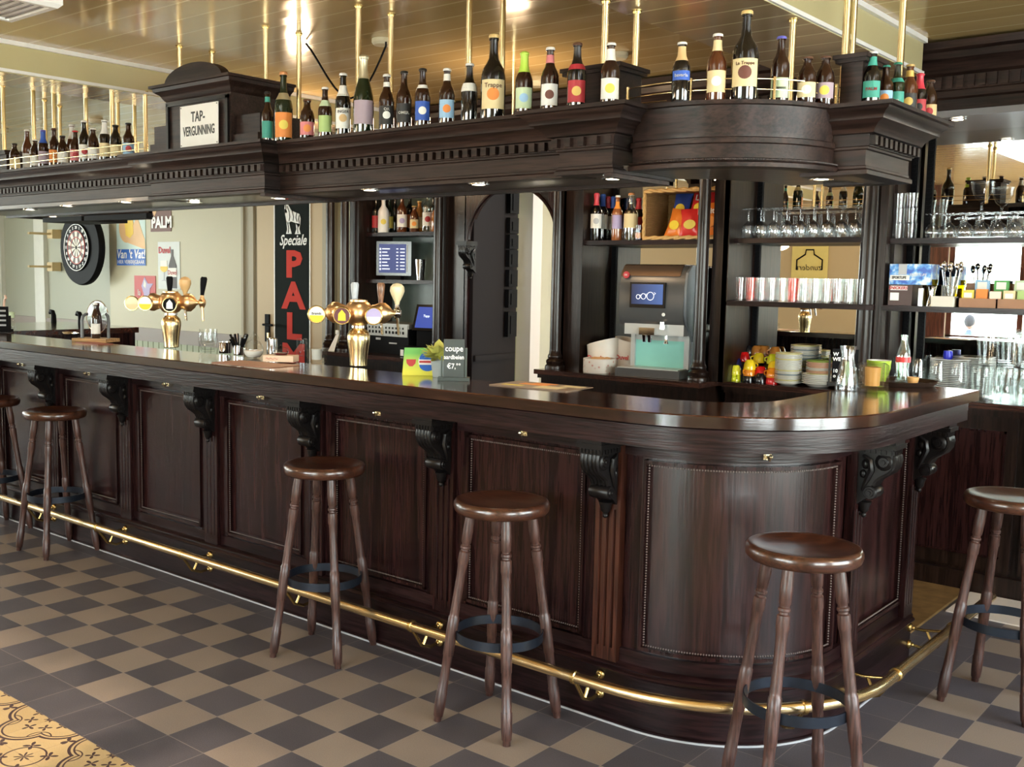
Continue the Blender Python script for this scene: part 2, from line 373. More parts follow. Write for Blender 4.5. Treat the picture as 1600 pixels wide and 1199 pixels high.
# beams
bm_m = wall_mat('cream_beam', (.52, .46, .25)); bm_m.node_tree.nodes['Principled BSDF'].inputs['Roughness'].default_value = .25
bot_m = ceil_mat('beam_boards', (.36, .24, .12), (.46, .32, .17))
def beam(name, x0, x1, zb, y1):
    o = MB(); o.box(x0, x1, SY, y1, zb, CZ); ob = struct(name, o, [bm_m, bot_m])
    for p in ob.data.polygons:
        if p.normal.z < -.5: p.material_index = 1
    m = MB().box(x1, x1+.012, SY, y1, zb+.004, zb+.02).box(x1, x1+.02, SY, y1, CZ-.022, CZ-.0)
    struct('bead', m, white, ob)
beam('trim_3', -2.25, -1.86, 2.555, NY); beam('trim_4', 1.33, 1.83, 2.545, 3.42)
# recess trims, chair rail
f = MB()
for a, b in ((0, 5), (57, 72)):
    f.box(hit(a, 400, 1, 4.2).x, hit(b, 400, 1, 4.2).x, 4.17, 4.22, 0, CZ)
struct('trim_5', f, cmat('white_trim', (.62, .62, .56)))
struct('baseboard_back', MB().box(DX0, -4.1, NY-.03, NY, .93, .985).box(DX0, -4.1, NY-.02, NY, .86, .93).box(DX0, -4.1, NY-.008, NY, .1, .86).box(DX0, -4.1, NY-.02, NY, 0, .1), rail_m)
struct('baseboard_recess', MB().box(NWX, DX0, 4.18, 4.22, .90, .99).box(NWX, DX0, 4.2, 4.22, 0, .1), rail_m)
f = MB(); x = DX0+.05
while x < -4.15: f.box(x, x+.085, NY-.016, NY-.008, .12, .85); x += .095
struct('panelling', f, green_p)
# unseen lamp added to brighten the hall behind the arch
hl = bpy.data.lights.new('added_hall_light', 'AREA'); hl.shape = 'DISK'; hl.size = .5; hl.energy = 20; hl.color = (1, .95, .92)
ht = thing('added_hall_lamp', 'added round white ceiling lamp, out of view, lighting the hall behind the arch', 'ceiling lamp', (.1, 5.0, CZ)); part('shade', MB().lathe([(0, 0), (.26, 0), (.24, -.05), (0, -.06)], n=28), white, ht)
ho = link('added_hall_light', hl); ho.parent = ht; ho.location = (0, 0, -.07)
# hall behind the arch: leaf, jamb
q0, q1, q2 = (hit(v, 400, 1, 4.25).x for v in (800, 813, 835))
struct('trim_6', MB().box(q0-.02, q1, 4.25, 4.32, 0, CZ), cmat('sage_door_trim', (.42, .44, .33))); struct('trim_8', MB().box(q1, q2, 4.22, 4.34, 0, CZ), white_w)
struct('trim_7', MB().box(-.9, 1.1, 5.56, 5.6, 2.05, 2.12), white_w)
dk = plain('dark_brown_door', (.010, .007, .008), .6, Specular_IOR_Level=.12)
o = struct('door_1', MB().box(AX0, AX0+.03, 3.63, 4.12, 0, 2.34), dk)
struct('rail', MB().box(AX0+.03, AX0+.045, 3.65, 4.10, .96, 1.0), dk, o)
zb = [(2.00, 2.17), (1.86, 1.97), (1.75, 1.85), (1.62, 1.74), (1.48, 1.60), (1.33, 1.46), (1.12, 1.30)]
for i, (z0, z1) in enumerate(zb):
    b = MB().box(AX0+.03, AX0+.062, 3.99, 4.09, z0, z1).box(AX0+.062, AX0+.068, 4.015, 4.06, z0+.02, z1-.03)
    solo('switch_box', b, black, 'small black box on the dark door edge behind the arch, %s' % ['topmost of the column', 'second from the top', 'third from the top', 'middle of the column', 'third from the bottom', 'second from the bottom', 'lowest of the column'][i], 'switch box', group='black boxes on the hall door')
# door with the tall enamel sign
D0, D1 = hit(408, 400, 1, NY).x, hit(512, 400, 1, NY).x
beige = wall_mat('beige_door', (.52, .40, .24))
o = struct('door_2', MB().box(D0, D1, NY-.045, NY, .02, 2.3), beige)
struct('frame', MB().box(D0-.24, D0, NY-.03, NY, 0, 2.4).box(D0-.10, D0-.04, NY-.055, NY-.03, 0, 2.4).box(D0-.22, D0-.19, NY-.05, NY-.03, 0, 2.4).box(D1, D1+.12, NY-.06, NY, 0, 2.4), trim_m, o)
hp = hit(420, 509, 1, NY-.045)
struct('door_handle', MB().box(hp.x-.035, hp.x+.02, NY-.062, NY-.045, hp.z-.14, hp.z+.10).tube([(hp.x-.01, NY-.06, hp.z+.01), (hp.x-.01, NY-.10, hp.z+.01), (hp.x+.12, NY-.105, hp.z+.01)], .010), black, o)
struct('key', MB().box(hp.x+.01, hp.x+.03, NY-.075, NY-.062, hp.z-.12, hp.z-.06), brass, o)
sx0, sx1 = hit(430, 400, 1, NY-.05).x, hit(484, 400, 1, NY-.05).x
sgn = thing('enamel_sign', 'tall black sign on the beige door with a white horse and big red letters', 'sign', (0, 0, 0))
Y_ = NY-.052
part('plate', MB().box(sx0, sx1, Y_, NY-.046, .55, 2.2), plain('sign_green_black', (.003, .006, .004), .6, Specular_IOR_Level=.06), sgn)
part('border', MB().box(sx0-.012, sx0, Y_-.003, NY-.046, .55, 2.21).box(sx1, sx1+.012, Y_-.003, NY-.046, .55, 2.21).box(sx0, sx1, Y_-.003, NY-.046, 2.2, 2.212), white, sgn)
red = plain('sign_red', (.52, .022, .006), .5, 0, .03, Specular_IOR_Level=.1); ink = cmat('sign_white', (.80, .80, .78), .4)
cx = (sx0+sx1)/2+.02
for ch, py, h_ in (('P', 415, .305), ('A', 464, .305), ('L', 512, .305), ('M', 560, .305)):
    p = hit(457, py, 1, Y_); text(ch, h_, red, sgn, facing((cx, Y_-.002, p.z)), bold=.012, sx=1.32)
p = hit(457, 376, 1, Y_); text('Speciale', .125, ink, sgn, facing((cx-.01, Y_-.002, p.z), tilt=0), bold=.002, shear=.35, sx=.86)
hs = MB(); zc = hit(457, 342, 1, Y_).z         # horse seen from the front quarter
def blob(pts, dz=0):
    hs.prism([(cx+u*.26, zc+v*.175) for u, v in pts], lambda u, v, w_: (u, w_, v), Y_-.004, Y_-.001)
blob([(-.42, .75), (-.34, .80), (-.22, .62), (-.10, .40), (.10, .30), (.30, .22), (.36, .0), (.34, -.3), (.26, -.42), (.10, -.2), (-.12, -.12), (-.28, -.25), (-.34, -.1), (-.40, .2), (-.44, .45)])
blob([(-.42, .75), (-.40, .95), (-.34, .80)]); blob([(-.34, .8), (-.28, .95), (-.24, .68)])
blob([(-.34, -.1), (-.20, -.2), (-.14, -.5), (-.08, -.72), (-.36, -.72), (-.3, -.5)]); blob([(.12, -.2), (.34, -.25), (.30, -.5), (.36, -.74), (.08, -.74), (.16, -.5)])
blob([(-.44, .45), (-.36, .52), (-.30, .30), (-.40, .28)])
dh = MB()
for pts in (((-.30, .62), (-.20, .36), (-.16, .1), (-.2, -.1)), ((-.05, .38), (.02, .1), (.0, -.1)), ((.18, .28), (.14, .05), (.2, -.15)), ((-.38, .7), (-.36, .5)), ((-.27, -.2), (-.22, -.45), (-.24, -.68)), ((.24, -.3), (.22, -.5), (.24, -.7)), ((.30, .15), (.27, -.05), (.30, -.2))): dh.tube([(cx+u*.26, Y_-.005, zc+v*.175) for u, v in pts], .0035, 5)
part('horse_drawing', hs, ink, sgn); part('horse_lines', dh, black, sgn)
# wall signs
def sheet(name, label, px0, py0, px1, py1, m, cat='sign', Y=None):
    Y = Y or NY-.006
    a = hit(px0, (py0+py1)/2, 1, Y).x; b = hit(px1, (py0+py1)/2, 1, Y).x; z1 = hit((px0+px1)/2, py0, 1, Y).z; z0 = hit((px0+px1)/2, py1, 1, Y).z
    t = thing(name, label, cat, (0, 0, 0)); part('plate', MB().box(a, b, Y, NY-.001, z0, z1), m, t)
    return t, a, b, z0, z1, Y
def art(t, name, m, pts, a, b, z0, z1, Y, lift=.003):   # flat printed shape in 0..1 coordinates of the sheet
    part(name, MB().prism([(a+(b-a)*u, z0+(z1-z0)*v) for u, v in pts], lambda u, v, w_: (u, w_, v), Y-lift, Y-.0005), m, t)
def rect(u0, v0, u1, v1): return [(u0, v0), (u1, v0), (u1, v1), (u0, v1)]
def oval(cu, cv, ru, rv, n=20): return [(cu+ru*cos(2*pi*i/n), cv+rv*sin(2*pi*i/n)) for i in range(n)]
pale = cmat('pale_sky_print', (.55, .70, .68)); blue = cmat('print_blue', (.02, .12, .50)); beer = cmat('beer_yellow', (.80, .55, .05)); skin = cmat('print_skin', (.72, .45, .22)); brownp = cmat('print_brown', (.14, .045, .03)); redp = cmat('print_red', (.50, .05, .05)); foam = cmat('print_foam', (.82, .80, .74)); grey = cmat('print_grey', (.45, .47, .50)); darkp = cmat('print_dark', (.03, .015, .012)); yel = cmat('print_yellow', (.85, .65, .03)); grn = cmat('print_green', (.10, .38, .10)); org = cmat('print_orange', (.85, .30, .04)); lil = cmat('print_lilac', (.42, .36, .60))
t, *q = sheet('tin_sign', 'tall tin sign of a hand holding a beer glass above a blue band', 182, 296, 227, 415, pale)
art(t, 'blue_band', blue, rect(0, 0, 1, .215), *q); art(t, 'forearm', skin, [(.40, .30), (.92, .22), (1, .22), (.98, .34), (.72, .66)], *q); art(t, 'hand', skin, oval(.36, .50, .26, .20), *q, lift=.0035)
art(t, 'beer_glass', beer, [(.26, .80), (.58, .80), (.60, .42), (.48, .36), (.34, .40)], *q, lift=.005)
a, b, z0, z1, Y = q
text("Van 't Vat!", .20*(b-a)/.9*1.05, ink, t, facing(((a+b)/2, Y-.005, z0+.145*(z1-z0))), shear=.15, bold=.002); text('HIER VERKRIJGBAAR', .062*(b-a)/.6, ink, t, facing(((a+b)/2, Y-.005, z0+.045*(z1-z0))))
t, *q = sheet('tin_sign', 'small brown tin sign with a white horse head above white lettering', 235, 300, 267, 362, brownp)
a, b, z0, z1, Y = q
text('PALM', .15, ink, t, facing(((a+b)/2+.02, Y-.005, z0+.22*(z1-z0))), bold=.006, sx=.95)
art(t, 'horse_drawing', ink, [(.45, 1), (.85, 1), (.80, .75), (.65, .62), (.5, .70), (.38, .85)], *q); art(t, 'glass_drawing', skin, [(.1, .9), (.28, .95), (.30, .5), (.2, .38), (.12, .5)], *q)
t, *q = sheet('tin_sign', 'pale tin sign with a beer glass beside a dark bottle', 247, 378, 281, 452, cmat('pale_print', (.62, .66, .66)))
a, b, z0, z1, Y = q
text('Duvel', .085, redp, t, facing((a+.32*(b-a), Y-.005, z0+.82*(z1-z0))), bold=.003)
art(t, 'bottle_drawing', darkp, [(.5, .02), (.86, .02), (.86, .5), (.72, .7), (.72, .84), (.62, .84), (.62, .7), (.5, .5)], *q); art(t, 'bottle_label', foam, rect(.5, .26, .86, .45), *q, lift=.005)
art(t, 'beer_drawing', beer, oval(.28, .45, .17, .09), *q); art(t, 'foam_drawing', foam, rect(.13, .48, .43, .60), *q, lift=.004); art(t, 'stem_drawing', grey, [(.26, .36), (.30, .36), (.30, .2), (.4, .17), (.15, .17), (.26, .2)], *q)
text('Duvel', .065, redp, t, facing((a+.68*(b-a), Y-.007, z0+.35*(z1-z0))))
t, *q = sheet('tin_sign', 'square red tin sign with a lilac flower-like glass drawing', 210, 431, 243, 471, redp)
art(t, 'figure', lil, [(.45, .3), (.35, .6), (.5, .95), (.65, .7), (.9, .7), (.75, .5), (.7, .1), (.5, .05)], *q); art(t, 'figure_light', foam, [(.45, .6), (.5, .85), (.58, .7), (.55, .5)], *q, lift=.005)
a, b, z0, z1, Y = q; text('la', .09, foam, t, facing((a+.25*(b-a), Y-.005, z0+.33*(z1-z0))))
# dartboard
DYB = 3.80; c = hit(128, 387, 1, DYB); c2 = hit(121, 389, 1, DYB-.03)
db = thing('dartboard', 'round dartboard in a thick black surround on the recessed left wall', 'dartboard', (0, 0, 0))
RX = Matrix.Rotation(pi/2, 3, 'X')
part('surround', MB().lathe([(.0, 0), (.385, 0), (.39, .02), (.39, .05), (.38, .07), (.0, .07)], (c.x, DYB+.04, c.z), 48, RX), black, db)
zc = c.z; xc = c.x-.03; yf = DYB-.04
mbk = MB().lathe([(.0, 0), (.245, 0), (.245, .025), (.0, .025)], (xc, yf+.02, zc), 48, RX)
part('board', mbk, black, db)
def wedge(r0, r1, k, mats):
    mb_ = MB()
    for i in range(20):
        if i % 2 != k: continue
        a0 = 2*pi*(i-.5)/20; a1 = 2*pi*(i+.5)/20
        p = [(xc+r*sin(a), zc+r*cos(a)) for r, a in ((r0, a0), (r1, a0), (r1, (a0+a1)/2), (r1, a1), (r0, a1))]
        mb_.prism(p, lambda u, v, w_: (u, w_, v), yf-.008, yf-.004)
    return mb_
fw_ = cmat('dart_cream', (.72, .68, .52)); fr_ = cmat('dart_red', (.35, .03, .02)); fg_ = cmat('dart_dark', (.06, .02, .015))
part('cream_segments', wedge(.02, .17, 0, 0), fw_, db); part('dark_segments', wedge(.02, .17, 1, 0), fg_, db)
rg = MB()
for r in (.105, .17): rg.lathe([(r-.005, 0), (r+.005, 0), (r+.005, .004), (r-.005, .004), (r-.005, 0)], (xc, yf-.007, zc), 40, RX, cap=False)
part('score_rings', rg, fr_, db)
part('number_wire', MB().lathe([(.236, 0), (.242, 0), (.242, .006), (.236, .006), (.236, 0)], (xc, yf-.006, zc), 48, RX, cap=False), white, db)
for i, s_ in enumerate([20, 1, 18, 4, 13, 6, 10, 15, 2, 17, 3, 19, 7, 16, 8, 11, 14, 9, 12, 5]):
    a = 2*pi*i/20; text(str(s_), .042, ink, db, facing((xc+.205*sin(a), yf-.007, zc+.205*cos(a))), name='number', bold=.001)
part('surround_mark', MB().tube([(c.x-.03+.33*sin(a), DYB-.033, c.z+.33*cos(a)) for a in [-.35+.07*i for i in range(11)]], .008, 6), white, db)
for i, (px, py) in enumerate(((84, 366), (84, 417))):
    p = hit(px, py, 1, 4.15)
    part('bracket', MB().box(p.x-.06, p.x+.06, 4.10, 4.205, p.z-.05, p.z+.05).box(p.x-.01, p.x+.03, DYB+.045, 4.10, p.z-.012, p.z+.012), cmat('pale_wood_block', (.55, .42, .22)), db)
# ---------------------------------------------------------------- the bar
BY, BX, BR, BCX, BCY, BEND = 1.10, 2.24, .52, 1.72, 1.62, 2.40
def bar_path(x0, y1=BEND, n=24):
    p = [((x0, BY), (0, -1)), ((BCX, BY), (0, -1))]
    for i in range(1, n): a = pi/2*i/n; p.append(((BCX+BR*sin(a), BCY-BR*cos(a)), (sin(a), -cos(a))))
    return p+[((BX, BCY), (1, 0)), ((BX, y1), (1, 0))]
LX = -4.5
bar = thing('bar_counter', 'long dark oak bar front with carved corbels, panels and a rounded right corner', 'bar counter', (0, 0, 0))
part('body', MB().sweep(bar_path(LX), [(-.06, .0), (-.035, .0), (-.035, 1.09), (-.06, 1.09)]), [oak_v, oak_r], bar)
for p in bar.children[0].data.polygons:
    if p.center.x > BCX and p.center.y < BCY: p.material_index = 1
part('plinth', MB().sweep(bar_path(LX), [(-.04, 0), (.006, 0), (.006, .012), (0, .014), (0, .185), (.012, .19), (.016, .197), (.010, .204), (.004, .207), (.008, .214), (.0, .222), (-.02, .226), (-.04, .226)]), oak_h, bar)
part('floor_seam', MB().sweep(bar_path(LX), [(.0, 0), (.012, 0), (.010, .005), (.0, .006)]), cmat('grey_sealant', (.34, .35, .36)), bar)
part('frieze', MB().sweep(bar_path(LX), [(-.04, .955), (-.016, .955), (-.016, 1.02), (.02, 1.02), (.02, 1.03), (-.04, 1.03)]), oak_h, bar)
part('bottom_rail', MB().sweep(bar_path(LX), [(-.04, .22), (-.018, .22), (-.018, .272), (-.04, .272)]), oak_h, bar)
part('end_panel', MB().box(BX-.30, BX-.02, BEND-.03, BEND, 0, 1.09), oak_v, bar)
def flat(u0, u1, y):                    # box helper for the straight run: local frame (u along, d outward, z)
    pass
def frame_at(kind, s):                  # s = x on the straight front, y on the side, angle on the curve -> (origin, along, outward)
    if kind == 'f': return Vector((s, BY, 0)), Vector((1, 0, 0)), Vector((0, -1, 0))
    if kind == 's': return Vector((BX, s, 0)), Vector((0, 1, 0)), Vector((1, 0, 0))
    return Vector((BCX+BR*sin(s), BCY-BR*cos(s), 0)), Vector((cos(s), sin(s), 0)), Vector((sin(s), -cos(s), 0))
def fmat(kind, s):
    o, a, n_ = frame_at(kind, s)
    return Matrix(((a.x, -n_.x, 0, o.x), (a.y, -n_.y, 0, o.y), (0, 0, 1, 0), (0, 0, 0, 1)))   # local x along, local -y outward
def pilaster_mb():
    mb = MB(); h = .05
    xs = [-h, -.034, -.028, -.022, -.006, 0, .006, .022, .028, .034, h]; yv = [-.004, -.004, .006, -.004, -.004, .006, -.004, -.004, .006, -.004, -.004]
    poly = [(h, .03), (-h, .03)]+list(zip(xs, yv))
    mb.prism(poly, lambda u, v, w_: (u, v, w_), .27, .76)
    mb.box(-h, h, -.004, .03, .222, .27).box(-h, h, -.004, .03, .76, 1.02); return mb
def corbel_mb():
    mb = MB(); w_ = .036
    mb.box(-.052, .052, -.135, 0, .985, 1.0).box(-.048, .048, -.130, 0, 1.0, 1.014).box(-.044, .044, -.122, 0, .962, .985)
    for k in range(6): mb.box(-.042+k*.0145, -.034+k*.0145, -.126, -.12, .966, .980)
    for k in range(6):
        for s_ in (-1, 1): mb.box(s_*.044-.003, s_*.044+.003, -.118+k*.018, -.108+k*.018, .966, .980)
    prof = [(0, .962), (-.118, .962), (-.122, .945), (-.118, .922), (-.104, .902), (-.082, .888), (-.062, .872), (-.052, .852), (-.056, .838), (-.058, .822), (-.046, .808), (-.030, .800), (-.018, .79), (0, .775)]
    mb.prism(prof, lambda u, v, q: (q, u, v), -w_, w_)
    for k in range(5):
        x = -.030+k*.015
        mb.tube([(x*(1+.12*(k % 2)), u-.004, v) for u, v in prof[1:8]], .0075, 6)
    for y, z, r in ((-.090, .938, .030), (-.048, .826, .024)):
        for rr in (1.0, .62, .28): mb.rod((-w_-.012*(1.3-rr), y, z), (w_+.012*(1.3-rr), y, z), [(0, r*rr*.9), (.04, r*rr), (.96, r*rr), (1, r*rr*.9)], 14)
    for s_ in (-1, 1):
        mb.tube([(s_*(w_+.004), -.02, .955), (s_*(w_+.006), -.045, .94), (s_*(w_+.006), -.05, .905), (s_*(w_+.004), -.035, .87), (s_*w_, -.02, .83)], [.006, .010, .011, .009, .005], 6)
        mb.ball((s_*(w_+.003), -.03, .925), .014, 8, (.6, 1, 1.3)); mb.ball((s_*(w_+.002), -.022, .89), .012, 8, (.6, 1, 1.3))
    mb.lathe([(.004, 0), (.016, .012), (.020, .03), (.026, .045)], (0, -.018, .742), 10); mb.ball((0, -.018, .738), .010, 8)
    return mb
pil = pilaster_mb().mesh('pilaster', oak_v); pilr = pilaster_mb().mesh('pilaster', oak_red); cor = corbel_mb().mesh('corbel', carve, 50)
spots = [('f', 1.61-.76*k) for k in range(8)]+[('s', 1.735), ('s', 2.34)]
for kind, s_ in spots:
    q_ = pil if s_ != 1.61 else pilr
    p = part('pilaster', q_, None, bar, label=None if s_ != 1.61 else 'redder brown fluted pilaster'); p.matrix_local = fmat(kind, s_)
    p = part('corbel', cor, carve, bar, label='black carved acanthus corbel'); p.matrix_local = fmat(kind, s_)
def hook_mb():
    mb = MB(); mb.box(-.010, .010, -.004, 0, -.004, .022)
    mb.tube([(0, -.003, .016), (-.018, -.028, .020), (-.020, -.032, .028)], .0035, 6); mb.tube([(0, -.003, .016), (.018, -.028, .020), (.020, -.032, .028)], .0035, 6)
    mb.tube([(0, -.003, .004), (0, -.018, -.004), (0, -.022, .004)], .003, 6)
    for p in ((-.020, -.032, .030), (.020, -.032, .030), (0, -.022, .006)): mb.ball(p, .006, 8)
    return mb
hk = hook_mb().mesh('coat_hook', plain('pale_brass', (.92, .84, .62), .2, 1.0, .03))
for kind, s_ in [('f', 1.23-.76*k) for k in range(7)]+[('c', radians(48))]:
    p = part('coat_hook', hk, None, bar); p.matrix_local = Matrix.Translation((0, 0, .975)) @ fmat(kind, s_) @ Matrix.Translation((0, .016, 0)) @ Matrix.Scale(1.35, 4)
def panel_mb(w_, n=1, curve=None, z0=.285, z1=.945):
    """flat or curved raised frame with beading; curve = (angle0, angle1)"""
    def q(u, d, z):
        if curve is None: return Vector((u, -d, z))
        a = curve[0]+(curve[1]-curve[0])*(u+w_/2)/w_; r = BR+d
        return Vector((BCX+r*sin(a), BCY-r*cos(a), z))
    N = 1 if curve is None else 16
    fr = MB(); bd = MB(); h = w_/2
    def bar_h(mb, u0, u1, d0, d1, za, zb_):
        vs = []; 
        for i in range(N+1):
            u = u0+(u1-u0)*i/N
            vs += [q(u, d0, za), q(u, d1, za), q(u, d1, zb_), q(u, d0, zb_)]
        fs = []
        for i in range(N):
            for k in range(4): fs.append((i*4+k, (i+1)*4+k, (i+1)*4+(k+1) % 4, i*4+(k+1) % 4))
        fs += [(0, 1, 2, 3), (N*4+3, N*4+2, N*4+1, N*4)]; mb.add(vs, fs)
    for (u0, u1, za, zb_) in ((-h, h, z0, z0+.012), (-h, h, z1-.012, z1), ):
        bar_h(fr, u0, u1, -.036, -.008, za, zb_)
    for s_ in (-1, 1):
        for za, zb_ in ((z0, z1),):
            u0, u1 = sorted((s_*h, s_*(h-.012))); k = N; 
            vs = [q(u, d, z) for u in (u0, u1) for d in (-.036, -.008) for z in (za, zb_)]
            fr.add(vs, [(0, 1, 3, 2), (4, 6, 7, 5), (0, 4, 5, 1), (2, 3, 7, 6), (0, 2, 6, 4), (1, 5, 7, 3)])
    st = .0092; b_ = .0034; m = .018
    def bead(u, z): p = q(u, -.018, z); bd.ball(p, b_, 5)
    k = int((w_-2*m)/st)
    for i in range(k+1):
        u = -h+m+(w_-2*m)*i/k; bead(u, z0+m); bead(u, z1-m)
    k = int((z1-z0-2*m)/st)
    for i in range(1, k):
        z = z0+m+(z1-z0-2*m)*i/k; bead(-h+m, z); bead(h-m, z)
    return fr, bd
fr, bd = panel_mb(.55); frm = fr.mesh('panel_moulding', oak_v); bdm = bd.mesh('beading', plain('bead_oak', (.12, .09, .08), .3), 60)
stile = [MB().box(-.33, -.275, .018, .04, .27, .96).mesh('stile', oak_v), MB().box(.275, .33, .018, .04, .27, .96).mesh('stile', oak_v)]
for k in range(7):
    cx_ = 1.23-.76*k
    p = part('panel_moulding', frm, oak_v, bar, (cx_, BY, 0)); part('beading', bdm, oak_v, p); [part('stile', q_, oak_v, p) for q_ in stile]
A0, A1 = radians(2), radians(86)
fr, bd = panel_mb((A1-A0)*BR, curve=(A0, A1)); p = part('panel_moulding', fr, oak_v, bar); part('beading', bd.mesh('beading', bdm.materials[0], 60), oak_v, p)
fr, bd = panel_mb(.50); p = part('panel_moulding', fr, oak_v, bar); p.matrix_local = fmat('s', 2.04); part('beading', bd.mesh('beading', bdm.materials[0], 60), oak_v, p)
# worktop
TZ = 1.13
def arc(cx_, cy_, r, a0, a1, n): return [(cx_+r*sin(a0+(a1-a0)*i/n), cy_-r*cos(a0+(a1-a0)*i/n)) for i in range(n+1)]
def slab(mb, outer, inner, z0, z1, ch=.004):
    N = len(outer); vs = []
    for z, k in ((z0, 0), (z1-ch, 0), (z1, ch)):
        for i in range(N):
            o = Vector(outer[i]); q = Vector(inner[i]); d = (q-o).normalized()*k; vs += [(o.x+d.x, o.y+d.y, z), (q.x-d.x, q.y-d.y, z)]
    fs = []
    def I(l, i, s_): return l*2*N+i*2+s_
    for i in range(N-1):
        fs.append((I(2, i, 0), I(2, i+1, 0), I(2, i+1, 1), I(2, i, 1))); fs.append((I(0, i, 1), I(0, i+1, 1), I(0, i+1, 0), I(0, i, 0)))
        for l in (0, 1):
            for s_ in (0, 1): fs.append((I(l, i, s_), I(l, i+1, s_), I(l+1, i+1, s_), I(l+1, i, s_)))
    for i in (0, N-1):
        for l in (0, 1): fs.append((I(l, i, 0), I(l, i, 1), I(l+1, i, 1), I(l+1, i, 0)))
    mb.add(vs, fs)
n = 28; out = [(LX, .95)]+arc(BCX, BCY, BR+.15, 0, pi/2, n)+[(BX+.15, 2.0), (2.40, 2.56)]
inn = [(LX, 1.33)]+arc(1.70, 1.62, .29, 0, pi/2, n)+[(1.99, 2.0), (1.99, 2.62)]
mb = MB(); slab(mb, out, inn, TZ-.04, TZ)
slab_me = mb.mesh('slab', [top_m, edge_m])
for p in slab_me.polygons: p.material_index = 0 if p.normal.z > .3 else 1
ct = thing('counter_worktop', 'long polished dark wood counter top that curves round the right corner of the bar', 'counter top', (0, 0, 0))
part('slab', slab_me, top_m, ct)
part('fascia', MB().sweep(bar_path(LX, 2.52), [(-.03, 1.03), (.112, 1.03), (.112, 1.012), (.132, 1.012), (.132, 1.083), (.126, 1.086), (.126, 1.09), (-.03, 1.09)]), oak_h, ct)
# left return of the bar
wl = thing('bar_return', 'dark left wing of the bar running back towards the dartboard wall', 'bar counter', (0, 0, 0))
wx0, wx1, wy1 = -4.5, -3.43, 2.45
part('slab', MB().box(wx0, wx1, 1.33, wy1, TZ-.04, TZ), top_m, wl); part('body', MB().box(wx0+.05, wx1-.02, 1.34, wy1-.02, 0, TZ-.04), oak_v, wl)
part('rail', MB().box(wx1-.02, wx1-.01, 1.36, wy1-.04, .95, .97), oak_y, wl)
for px, nm in ((84, 'left'), (126, 'right')):
    p = hit(px, 500, 1, 2.3); 
    solo('swan_neck_spout', MB().tube([(.0, 0, 0), (.0, 0, .055), (-.015, 0, .085), (-.045, 0, .09), (-.06, 0, .07)], [.022, .02, .017, .014, .012], 10), black, '%s one of two black curved spouts on the left wing of the bar' % ('left' if nm == 'left' else 'right'), 'spout', (p.x, 2.3, TZ), group='curved spouts on the left wing')
# foot rail
def rail_path(z, d):
    return [(LX, BY-d, z), (BCX, BY-d, z)]+[(BCX+(BR+d)*sin(pi/2*i/20), BCY-(BR+d)*cos(pi/2*i/20), z) for i in range(1, 21)]+[(BX+d, 2.95, z)]
fr_ = thing('foot_rail', 'polished brass foot rail on scrolled brackets running round the foot of the bar', 'foot rail', (0, 0, 0))
part('tube', MB().tube(rail_path(.20, .165), .019, 14), brass, fr_)
brk = MB()
for y in (-.002, -.006):
    pass
for z in (.165, .095): brk.rod((0, 0, z), (0, -.014, z), [(0, .018), (.5, .018), (1, .010)], 12).ball((0, -.016, z), .010, 8)
brk.tube([(0, -.01, .165), (0, -.06, .165), (0, -.10, .172), (0, -.15, .182)], .006, 8).tube([(0, -.01, .095), (0, -.06, .09), (0, -.11, .11), (0, -.145, .16), (0, -.16, .18)], .007, 8).tube([(0, -.07, .163), (0, -.085, .13), (0, -.10, .105)], .006, 6)
clampm = MB().lathe([(.0195, -.009), (.024, -.006), (.024, .006), (.0195, .009), (.0195, -.009)], (0, -.165, .20), 16, Matrix.Rotation(pi/2, 3, 'Y'), cap=False)
bm1 = brk.mesh('bracket', brass2, 50); bm2 = clampm.mesh('clamp', brass2, 50)
for kind, s_ in [('f', 1.60-.76*k) for k in range(8)]+[('c', radians(55)), ('s', 1.72), ('s', 2.38)]:
    p = part('bracket', bm1, brass2, fr_); p.matrix_local = fmat(kind, s_); part('clamp', bm2, brass2, p)
# coir mat between the bar and the back cabinet
solo('door_mat', MB().box(1.15, 2.12, 2.75, 3.66, 0, .012), plain('coir', (.15, .088, .032), .95, 0, .5, Specular_IOR_Level=.1), 'brown coir mat on the floor between the bar end and the back cabinet', 'mat')
solo('floor_strip', MB().box(2.14, 3.6, 3.25, 3.66, 0, .006), plain('pale_floor', (.62, .56, .48), .5), 'pale strip of flooring in front of the right-hand cabinet', 'floor strip')
# ---------------------------------------------------------------- stools
def stool_parts():
    sm = MB().lathe([(.0, .758), (.06, .757), (.11, .762), (.140, .771), (.152, .774), (.160, .771), (.1655, .762), (.1665, .750), (.163, .738), (.155, .730), (.0, .728)], n=40).mesh('seat', seat_m, 60)
    lp = [(0, .0165), (.09, .0185), (.145, .017), (.150, .0142), (.158, .0142), (.163, .0178), (.172, .0178), (.177, .0142), (.185, .0142), (.19, .0185), (.24, .019), (.25, .0168), (.30, .0152), (.48, .0165), (.495, .0170), (.50, .0196), (.56, .0200), (.62, .0192), (.68, .0185), (.685, .0165), (.74, .0162), (.85, .0178), (.855, .0196), (.93, .0192), (.972, .0172), (.978, .0138), (1, .013)]
    legs = []
    for k in range(4):
        a = radians(45+90*k)
        legs.append(MB().rod((.105*cos(a), .105*sin(a), .732), (.213*cos(a), .213*sin(a), 0), lp, 16).mesh('leg', leg_m, 40))
    rg = MB(); prof = [(.150, .290), (.154, .290), (.154, .322), (.150, .322), (.150, .290)]
    rg.lathe(prof, n=48, cap=False); 
    for k in range(4):
        a = radians(45+90*k); rg.ball((.155*cos(a), .155*sin(a), .306), .006, 8)
    return sm, legs, rg.mesh('foot_ring', iron)
sm, legs, rgm = stool_parts()
